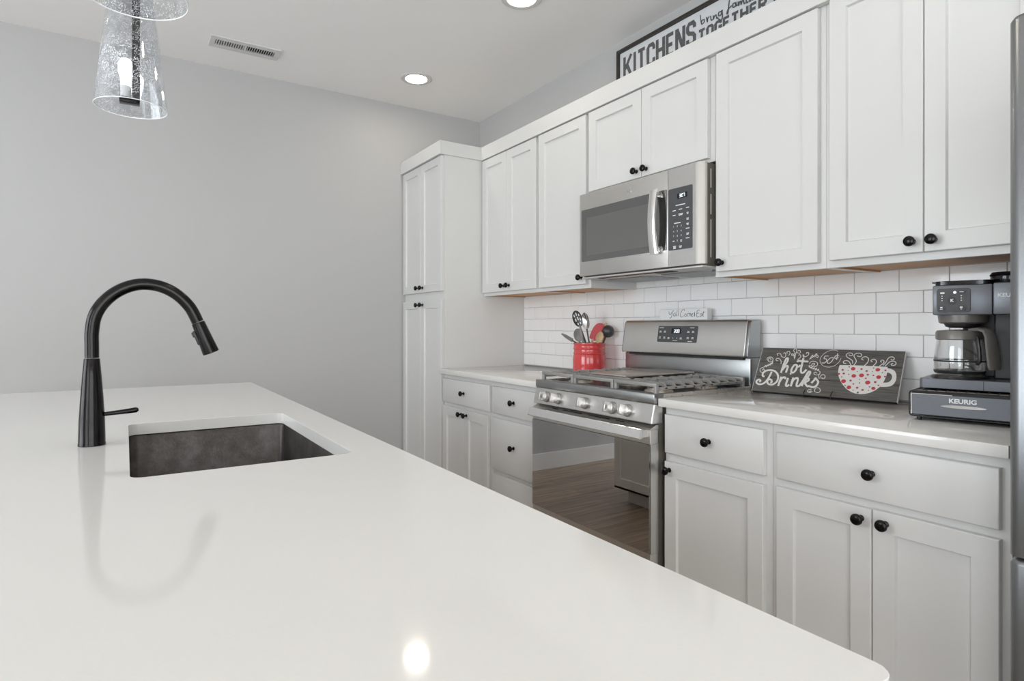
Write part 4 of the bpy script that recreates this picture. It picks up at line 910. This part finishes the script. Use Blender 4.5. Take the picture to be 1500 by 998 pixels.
# ------------------------------------------------------------------ red crock and its utensils
CX, CY = 1.476, -.150
CR = thing('utensil_crock', 'glossy red ceramic utensil crock on the worktop left of the range', 'crock', (CX, CY, .9146))
pr = [(.083, 0), (.089, .004), (.0905, .02), (.091, .085), (.0885, .104), (.0868, .110), (.0905, .115), (.0868, .121), (.0862, .136), (.0905, .142), (.0868, .148), (.087, .163), (.0905, .168), (.090, .172), (.086, .173), (.083, .168), (.081, .15), (.082, .02), (.076, .012), (0, .011)]
MB().lathe(pr, (CX, CY, .9146), seg=56).build('crock', 'red', CR)
def orient(d, face):
    """columns: sideways, facing, along"""
    d = Vector(d).normalized(); f = Vector(face); f = (f - d * f.dot(d)).normalized()
    return Matrix((d.cross(f), f, d)).transposed().to_4x4()
VIEW = Vector((CAM[0] - CX, CAM[1] - CY, 0)).normalized()
def spoon_bowl(q, w_, l_, depth, nseg=18, rings=6, th=.0025):
    """oval bowl hanging from its centre; hollow side toward +Y of q"""
    mb = MB(); loops = []
    for side in (0, 1):
        rr = range(rings + 1) if side == 0 else range(rings, -1, -1)
        for k in rr:
            s = max(k / rings, .02)
            dy = -depth * (1 - s * s) - (th if side else 0)
            loops.append([tuple(q @ Vector((w_ / 2 * s * math.cos(2 * PI * j / nseg), dy, l_ / 2 * s * math.sin(2 * PI * j / nseg)))) for j in range(nseg)])
    mb.loft(loops, (True, True)); return mb
def stick(p, q_, r0, r1): return MB().tube([p, tuple((Vector(p) + Vector(q_)) / 2), q_], [r0, (r0 + r1) / 2, r1], 12)
IN = lambda a, r=.05, z=.945: (CX + r * math.cos(a), CY + r * math.sin(a), z)
RV = Vector((.541, .841, 0))                               # sideways as seen from the island
# slotted spoon
hc = Vector((1.441, -.205, 1.219)); bs = Vector((1.50, -.13, .935)); d = (hc - bs).normalized()
t = thing('slotted_spoon', 'black slotted spoon, the tallest utensil in the red crock', 'spoon', tuple(bs))
q = orient(d, VIEW); q.translation = hc
hdx = spoon_bowl(q, .054, .094, .008).build('spoon_head', 'nylon', t)
mb = MB()
for (a, b, l_) in ((-.013, .020, .016), (0, .026, .018), (.012, .018, .014), (-.012, -.004, .018), (.002, .001, .02), (.013, -.006, .016), (-.006, -.028, .013), (.007, -.027, .013)):
    P = [tuple(q @ Vector((x, -.0068 * (1 - (x / .027) ** 2 - (z / .047) ** 2) + .0006, z))) for x, z in rrect(a - .0028, a + .0028, b - l_ / 2, b + l_ / 2, .0025, 2)]
    mb._add(P, [tuple(range(len(P)))])
mb.build('slots', 'print', hdx, smooth=0)
stick(tuple(bs), tuple(hc - d * .045 - q.to_3x3() @ Vector((0, .003, 0))), .006, .0045).build('handle', 'nylon', t)
# steel serving spoon seen edge on beside it
hc = Vector((1.466, -.170, 1.206)); bs = Vector((1.512, -.150, .940)); d = (hc - bs).normalized()
t = thing('serving_spoon', 'polished steel spoon with dark back, right beside the slotted spoon', 'spoon', tuple(bs))
q = orient(d, (VIEW * .8 - RV * .6)); q.translation = hc
spoon_bowl(q, .05, .095, .014).build('spoon_head', 'chrome', t)
stick(tuple(bs), tuple(hc - d * .044), .005, .0042).build('handle', 'nylon', t)
# grey spoon in front
hc = Vector((1.458, -.213, 1.129)); bs = Vector((1.455, -.165, .930)); d = (hc - bs).normalized()
t = thing('nylon_spoon', 'dull grey oval spoon leaning in front of the slotted spoon', 'spoon', tuple(bs))
q = orient(d, VIEW); q.translation = hc
spoon_bowl(q, .052, .074, .007).build('spoon_head', 'nylon_grey', t)
stick(tuple(bs), tuple(hc - d * .034), .006, .0045).build('handle', 'nylon_grey', t)
# thin handle crossing diagonally (whisk/fork handle up)
bs = Vector((1.505, -.185, .94)); tp = Vector((1.462, -.2055, 1.183))
t = thing('serving_fork', 'slim steel utensil with its dark handle tilted across the crock mouth', 'fork', tuple(bs))
stick(tuple(bs), tuple(bs + (tp - bs) * .62), .0035, .0045).build('shank', 'chrome', t)
mb = MB(); mb.tube([tuple(bs + (tp - bs) * .6), tuple(bs + (tp - bs) * .8), tuple(tp)], [.0065, .0075, .005], 14); mb.build('handle', 'nylon_grey', t)
# flat spatula sticking out to the left
bs = Vector((1.510, -.103, 1.007)); tp = Vector((1.392, -.281, 1.138)); d = (tp - bs).normalized()
t = thing('palette_knife', 'narrow grey blade poking out low at the left of the crock', 'knife', tuple(bs))
q = orient(d, VIEW + Vector((0, 0, .5))); q.translation = tp
mb = MB(); mb.prism([(-.002, 0), (.004, -.004), (.010, -.03), (.011, -.075), (-.010, -.075), (-.009, -.03)], lambda a, b, t_: tuple(q @ Vector((a, t_, b))), -.0012, .0012); mb.build('blade', 'nylon_grey', t, smooth=0)
stick(tuple(bs), tuple(tp - d * .07), .006, .004).build('handle', 'nylon', t)
# red silicone spatula
bs = Vector((1.452, -.165, .94)); hc = Vector((1.500, -.118, 1.148)); d = (Vector((1.514, -.093, 1.196)) - Vector((1.484, -.139, 1.095))).normalized()
t = thing('silicone_spatula', 'red silicone spatula standing in the middle of the crock', 'spatula', tuple(bs))
q = orient(d, VIEW); q.translation = hc
ol = smoothline([(-.020, -.05), (-.026, -.02), (-.027, .015), (-.018, .042), (.002, .054), (.016, .052), (.022, .035), (.024, 0), (.021, -.03), (.016, -.05)], 3)
mb = MB(); mb.prism([(p.x, p.y) for p in ol], lambda a, b, t_: tuple(q @ Vector((a, t_ - 3.0 * a * a, b))), -.004, .004); mb.build('blade', 'red_silicone', t, bevel=.002)
stick(tuple(bs), tuple(hc - d * .045), .006, .006).build('handle', 'wood_spoon', t)
# wooden spoons
bs = Vector((1.47, -.16, .93)); hc = Vector((1.522, -.118, 1.118)); d = (hc - bs).normalized()
t = thing('wooden_spoon', 'pale wooden spoon between the red spatula and the black ladle', 'spoon', tuple(bs), group='wooden spoons in the crock')
q = orient(d, VIEW); q.translation = hc
spoon_bowl(q, .040, .064, .006).build('spoon_head', 'wood_spoon', t)
stick(tuple(bs), tuple(hc - d * .03), .005, .0045).build('handle', 'wood_spoon', t)
bs = Vector((1.49, -.10, .93)); tp = Vector((1.522, -.070, 1.197))
t = thing('wooden_spoon', 'wooden handle end just showing behind the red spatula and ladle', 'spoon', tuple(bs), group='wooden spoons in the crock')
mb = MB(); mb.tube([tuple(bs), tuple(bs + (tp - bs) * .9), tuple(bs + (tp - bs) * .96), tuple(tp)], [.005, .006, .009, .006], 14); mb.build('handle', 'wood_spoon', t)
# black ladle, its round back towards the room
bs = Vector((1.465, -.125, .935)); hc = Vector((1.533, -.066, 1.150)); d = (hc - bs).normalized()
t = thing('soup_ladle', 'black ladle with a round glossy bowl at the right of the crock', 'ladle', tuple(bs))
q = orient(d, VIEW); q.translation = hc
mb = MB(); r = .0345; prf = []
for k in range(13):
    a = PI * .52 * k / 12; prf.append((r * math.sin(a), r * math.cos(a)))
pri = [(max(0, (rr - .0025)), zz - .0022 if i < 12 else zz) for i, (rr, zz) in enumerate(prf)]
mb.lathe([(max(a, .0001), b) for a, b in prf] + [(max(a, .0001), b) for a, b in pri[::-1]], hc, VIEW + Vector((0, 0, .25)), 32)
mb.build('ladle_bowl', 'nylon', t)
stick(tuple(bs), tuple(hc - d * .033), .006, .005).build('handle', 'nylon', t)

# ------------------------------------------------------------------ coffee corner (turned a little towards the room)
KA, KR = (3.193, -.418), math.radians(13)
Z0 = .9146
PD = thing('pod_drawer', 'slate grey wire-framed coffee pod drawer on the worktop under the coffee maker', 'drawer', (*KA, Z0), rz=KR)
zl = lambda z: z - Z0
bxl = lambda mb, a, b, c, d, e, f, bv=0.0: mb.box(a, b, c, d, zl(e), zl(f), b=bv)
W_, D_ = .320, .312
mb = MB(); bxl(mb, .004, W_ - .004, .012, D_, .928, .994); mb.build('drawer_case', 'black', PD, local=True, smooth=0)
mb = MB()
lo = rrect(0.0, W_, zl(.9265), zl(.9965), .008, 4)
for y in (0.0015, D_ - .003): mb.tube([(a, y, b) for a, b in lo], .0022, 8, closed=True)
for (a, b) in ((.002, .9945), (W_ - .002, .9945), (.002, .9285), (W_ - .002, .9285)): mb.tube([(a, 0.002, zl(b)), (a, D_ - .003, zl(b))], .0022, 8)
for k in range(14): mb.tube([(.012 + k * (W_ - .024) / 13, .003, zl(.9965)), (.012 + k * (W_ - .024) / 13, D_ - .003, zl(.9965))], .0013, 6)
mb.build('wire_frame', 'black', PD, local=True)
mb = MB(); bxl(mb, .012, W_ - .012, .013, .05, .9905, .9962, .001); mb.build('coffee_pods', 'foil', PD, local=True)
mb = MB(); mb.prism(rrect(.0055, W_ - .0055, zl(.9315), zl(.989), .005, 4), lambda a, b, t: (a, t, b), -.004, .004); df_ = mb.build('drawer_front', 'coffee_grey', PD, local=True, smooth=40, bevel=.0015)
WORLD[df_.name] = WORLD[PD.name]
mb = MB(); mb.prism(rrect(.004, .0068, zl(.932), zl(.989), .001, 2), lambda a, b, t: (a, t, b), -.0042, .001); mb.prism(rrect(.006, .10, zl(.9885), zl(.9905), .0008, 2), lambda a, b, t: (a, t, b), -.0042, .001)
mb.build('bright_edge', 'chrome', df_, local=True)
mb = MB(); mb.text('KEURIG', .0168, lambda a, b, t: (.1225 + a, -.0042 - t, zl(.9745) + b), 0, bold=.0006, sx=1.06); mb.build('brand_lettering', 'print', df_, local=True, smooth=0)
mb = MB(); ov = [(.124 + .050 * math.cos(2 * PI * k / 32) * (1 - .0), zl(.9595) + .0042 * math.sin(2 * PI * k / 32)) for k in range(32)]
mb.prism(ov, lambda a, b, t: (a, t, b), -.0062, -.003); mb.build('handle', 'chrome', df_, local=True, smooth=40)
for (a, b) in ((.022, .012), (W_ - .022, .012), (.022, D_ - .02), (W_ - .022, D_ - .02)):
    MB().lathe([(.005, 0), (.0065, .003), (.006, .012)], (a, b, 0.0003), seg=14).build('foot', 'black', PD, local=True)

ZB = .9988
KM = thing('coffee_maker', 'dark slate drip and pod coffee maker standing on the pod drawer beside the fridge', 'coffee maker', (KA[0], KA[1], ZB), rz=KR)
zl = lambda z: z - ZB
# base
mb = MB(); lo = rrect(.007, .298, .088, .308, .012, 5)
mb.prism(lo, lambda a, b, t: (a, b, t), zl(.999), zl(1.027)); mb.build('base', 'coffee_grey', KM, local=True, smooth=40, bevel=.0015)
mb = MB(); mb.box(.1565, .158, .0872, .10, zl(1.0), zl(1.0265)); mb.build('base_seam', 'black', KM, local=True, smooth=0)
mb = MB(); mb.lathe([(.066, 0), (.070, .001), (.066, .0075), (.052, .009), (0, .009)], (.092, .175, zl(1.027)), seg=40); mb.build('warming_plate', 'black', KM, local=True)
mb = MB(); bxl(mb, .088, .29, .262, .306, 1.027, 1.235, .004); mb.build('rear_column', 'black', KM, local=True, smooth=0)
mb = MB(); bxl(mb, .17, .29, .19, .262, 1.027, 1.22, .004); mb.build('pod_column', 'black', KM, local=True, smooth=0)
mb = MB(); bxl(mb, .038, .1755, .100, .300, 1.211, 1.2965, .004); hb = mb.build('brew_head', 'coffee_grey', KM, local=True, smooth=40)
mb = MB(); bxl(mb, .1768, .292, .098, .300, 1.2115, 1.299, .004); ph = mb.build('pod_head', 'coffee_grey', KM, local=True, smooth=40)
mb = MB(); mb.lathe([(.052, 0), (.058, .004), (.060, .022), (.060, .0255)], (.100, .172, zl(1.186)), seg=40); mb.build('filter_basket', 'coffee_trim', KM, local=True)
mb = MB(); mb.lathe([(.03, 0), (.042, .004), (.046, .012), (.046, .0145)], (.100, .176, zl(1.1735)), seg=36); mb.build('drip_spout', 'black', KM, local=True)
mb = MB(); mb.prism(rrect(.041, .173, .104, .298, .02, 5), lambda a, b, t: (a, b, t), zl(1.2968), zl(1.309)); bxl(mb, .030, .06, .14, .20, 1.3055, 1.309, .001); mb.build('lid', 'screen', KM, local=True, smooth=40, bevel=.002)
mb = MB(); mb.lathe([(.042, 0), (.044, .003), (.044, .026), (.041, .031), (.036, .0315), (.034, .026), (0, .026)], (.208, .165, zl(1.2992)), seg=36); mb.lathe([(.0443, .020), (.0462, .023), (.0443, .026)], (.208, .165, zl(1.2992)), seg=36, cap=False)
mb.build('pod_lid', 'screen', KM, local=True)
HF = lambda a, b, t: (a, .100 - t, zl(b))
mb = MB(); mb.prism(rrect(.0485, .1275, 1.2190, 1.2870, .008, 4), HF, 0, .0030); pn_ = mb.build('button_panel', 'panel_dark', hb, local=True, smooth=40, bevel=.001)
mb = MB(); H2 = lambda a, b, t: HF(a, b, t + .003)
mb.disc(.0850, 1.252, .0105, .0105, H2, 0, .0018, 28)
for (a, b, c, d) in ((.054, .0705, 1.2245, 1.2365), (.1005, .117, 1.2245, 1.2365)): mb.prism(rrect(a, b, c, d, .003, 3), H2, 0, .0016)
mb.prism(rrect(.0985, .1165, 1.2725, 1.280, .0035, 3), H2, 0, .0016)
mb.build('buttons', 'black', pn_ if False else hb, local=True, smooth=40)
mb = MB(); H3 = lambda a, b, t: HF(a, b, t + .0049)
mb.text('K', .0115, lambda a, b, t: H3(.0850 + a, 1.252 + b, t), 0, bold=.0005)
for z in (1.2655, 1.259, 1.2525):
    mb.disc(.0615, z, .0016, .0012, H2, .0002); mb.disc(.1065, z, .0018, .0014, H2, .0002)
for (a, z, w2, h2) in ((.0600, 1.2325, .006, .0035), (.0600, 1.2275, .007, .0016), (.1065, 1.2325, .0065, .004), (.1065, 1.2275, .004, .0016), (.1075, 1.2763, .010, .0017), (.0625, 1.274, .010, .005)):
    mb.prism(rrect(a - w2 / 2, a + w2 / 2, z - h2 / 2, z + h2 / 2, .0006, 2), H2, .0017, .002)
mb.build('button_print', 'print', hb, local=True, smooth=0)
mb = MB(); mb.disc(.0915, 1.2752, .0036, .0036, H2, 0, .0012, 20); mb.build('power_light', 'digit', hb, local=True)
mb = MB(); mb.text('KEURIG', .0145, lambda a, b, t: (.1865 + a, .0978 - t, zl(1.2635) + b), 0, align='LEFT', bold=.0005, sx=1.05); mb.build('brand_lettering', 'print', ph, local=True, smooth=0)

# glass carafe standing on the warming plate
CC = (.092, .170)
q = Matrix.Rotation(KR, 3, 'Z') @ Vector((CC[0], CC[1], 0))
CAF = thing('coffee_carafe', 'empty glass coffee carafe with dark lid and handle, on the warming plate', 'carafe', (KA[0] + q.x, KA[1] + q.y, 1.0372), rz=KR)
zl = lambda z: z - 1.0372
o_ = [(.050, 1.0374), (.058, 1.040), (.0615, 1.048), (.062, 1.075), (.0605, 1.10), (.0565, 1.125), (.054, 1.142)]
i_ = [(r - .0022, max(z, 1.0395)) for r, z in o_]
mb = MB(); mb.lathe([(r, zl(z)) for r, z in o_] + [(r, zl(z)) for r, z in i_[::-1]] + [(0.0001, zl(1.0395))], (0, 0, 0), seg=48, cap=False); mb.lathe([(.0001, zl(1.0374)), (.050, zl(1.0374))], seg=48, cap=False)
mb.build('glass_jug', 'carafe_glass', CAF, local=True)
mb = MB(); mb.lathe([(.0625, zl(1.0755)), (.0632, zl(1.0775)), (.0625, zl(1.0795))], seg=48, cap=False); mb.lathe([(.0596, zl(1.041)), (.0622, zl(1.0455)), (.0626, zl(1.050))], seg=48, cap=False)
mb.build('jug_band', 'black', CAF, local=True)
mb = MB(); mb.lathe([(.0545, zl(1.139)), (.0575, zl(1.141)), (.0575, zl(1.160)), (.054, zl(1.166)), (.02, zl(1.169)), (0, zl(1.169))], seg=48)
mb.build('lid', 'coffee_trim', CAF, local=True)
ang = math.radians(-40)                                     # handle swung towards the room
q = Matrix.Rotation(ang, 3, 'Z')
prof = [(.045, 1.168, .013), (.075, 1.170, .014), (.094, 1.165, .015), (.103, 1.150, .016), (.108, 1.12, .0175), (.112, 1.09, .018), (.115, 1.066, .0175), (.1155, 1.058, .014)]
loops = []
for i, (r, z, hw) in enumerate(prof):
    a = prof[max(i - 1, 0)]; b = prof[min(i + 1, len(prof) - 1)]
    tn = Vector((b[0] - a[0], 0, b[1] - a[1])).normalized(); nn = Vector((-tn.z, 0, tn.x))
    c = Vector((r, 0, zl(z))); th = .0055
    loops.append([tuple(q @ (c + nn * y + Vector((0, x, 0)))) for x, y in ((-hw, -th * .6), (-hw * .7, -th), (hw * .7, -th), (hw, -th * .6), (hw, th * .6), (hw * .7, th), (-hw * .7, th), (-hw, th * .6))])
mb = MB(); mb.loft(loops); mb.build('handle', 'coffee_trim', CAF, local=True, smooth=50)
pr2 = [(.0575, 1.150), (.062, 1.142), (.066, 1.115), (.068, 1.09), (.0655, 1.075), (.0605, 1.072)]
mb = MB(); mb.tube([tuple(q @ Vector((r, 0, zl(z)))) for r, z in smoothline(pr2, 3)], .0052, 10); mb.build('handle_strap', 'black', CAF, local=True)
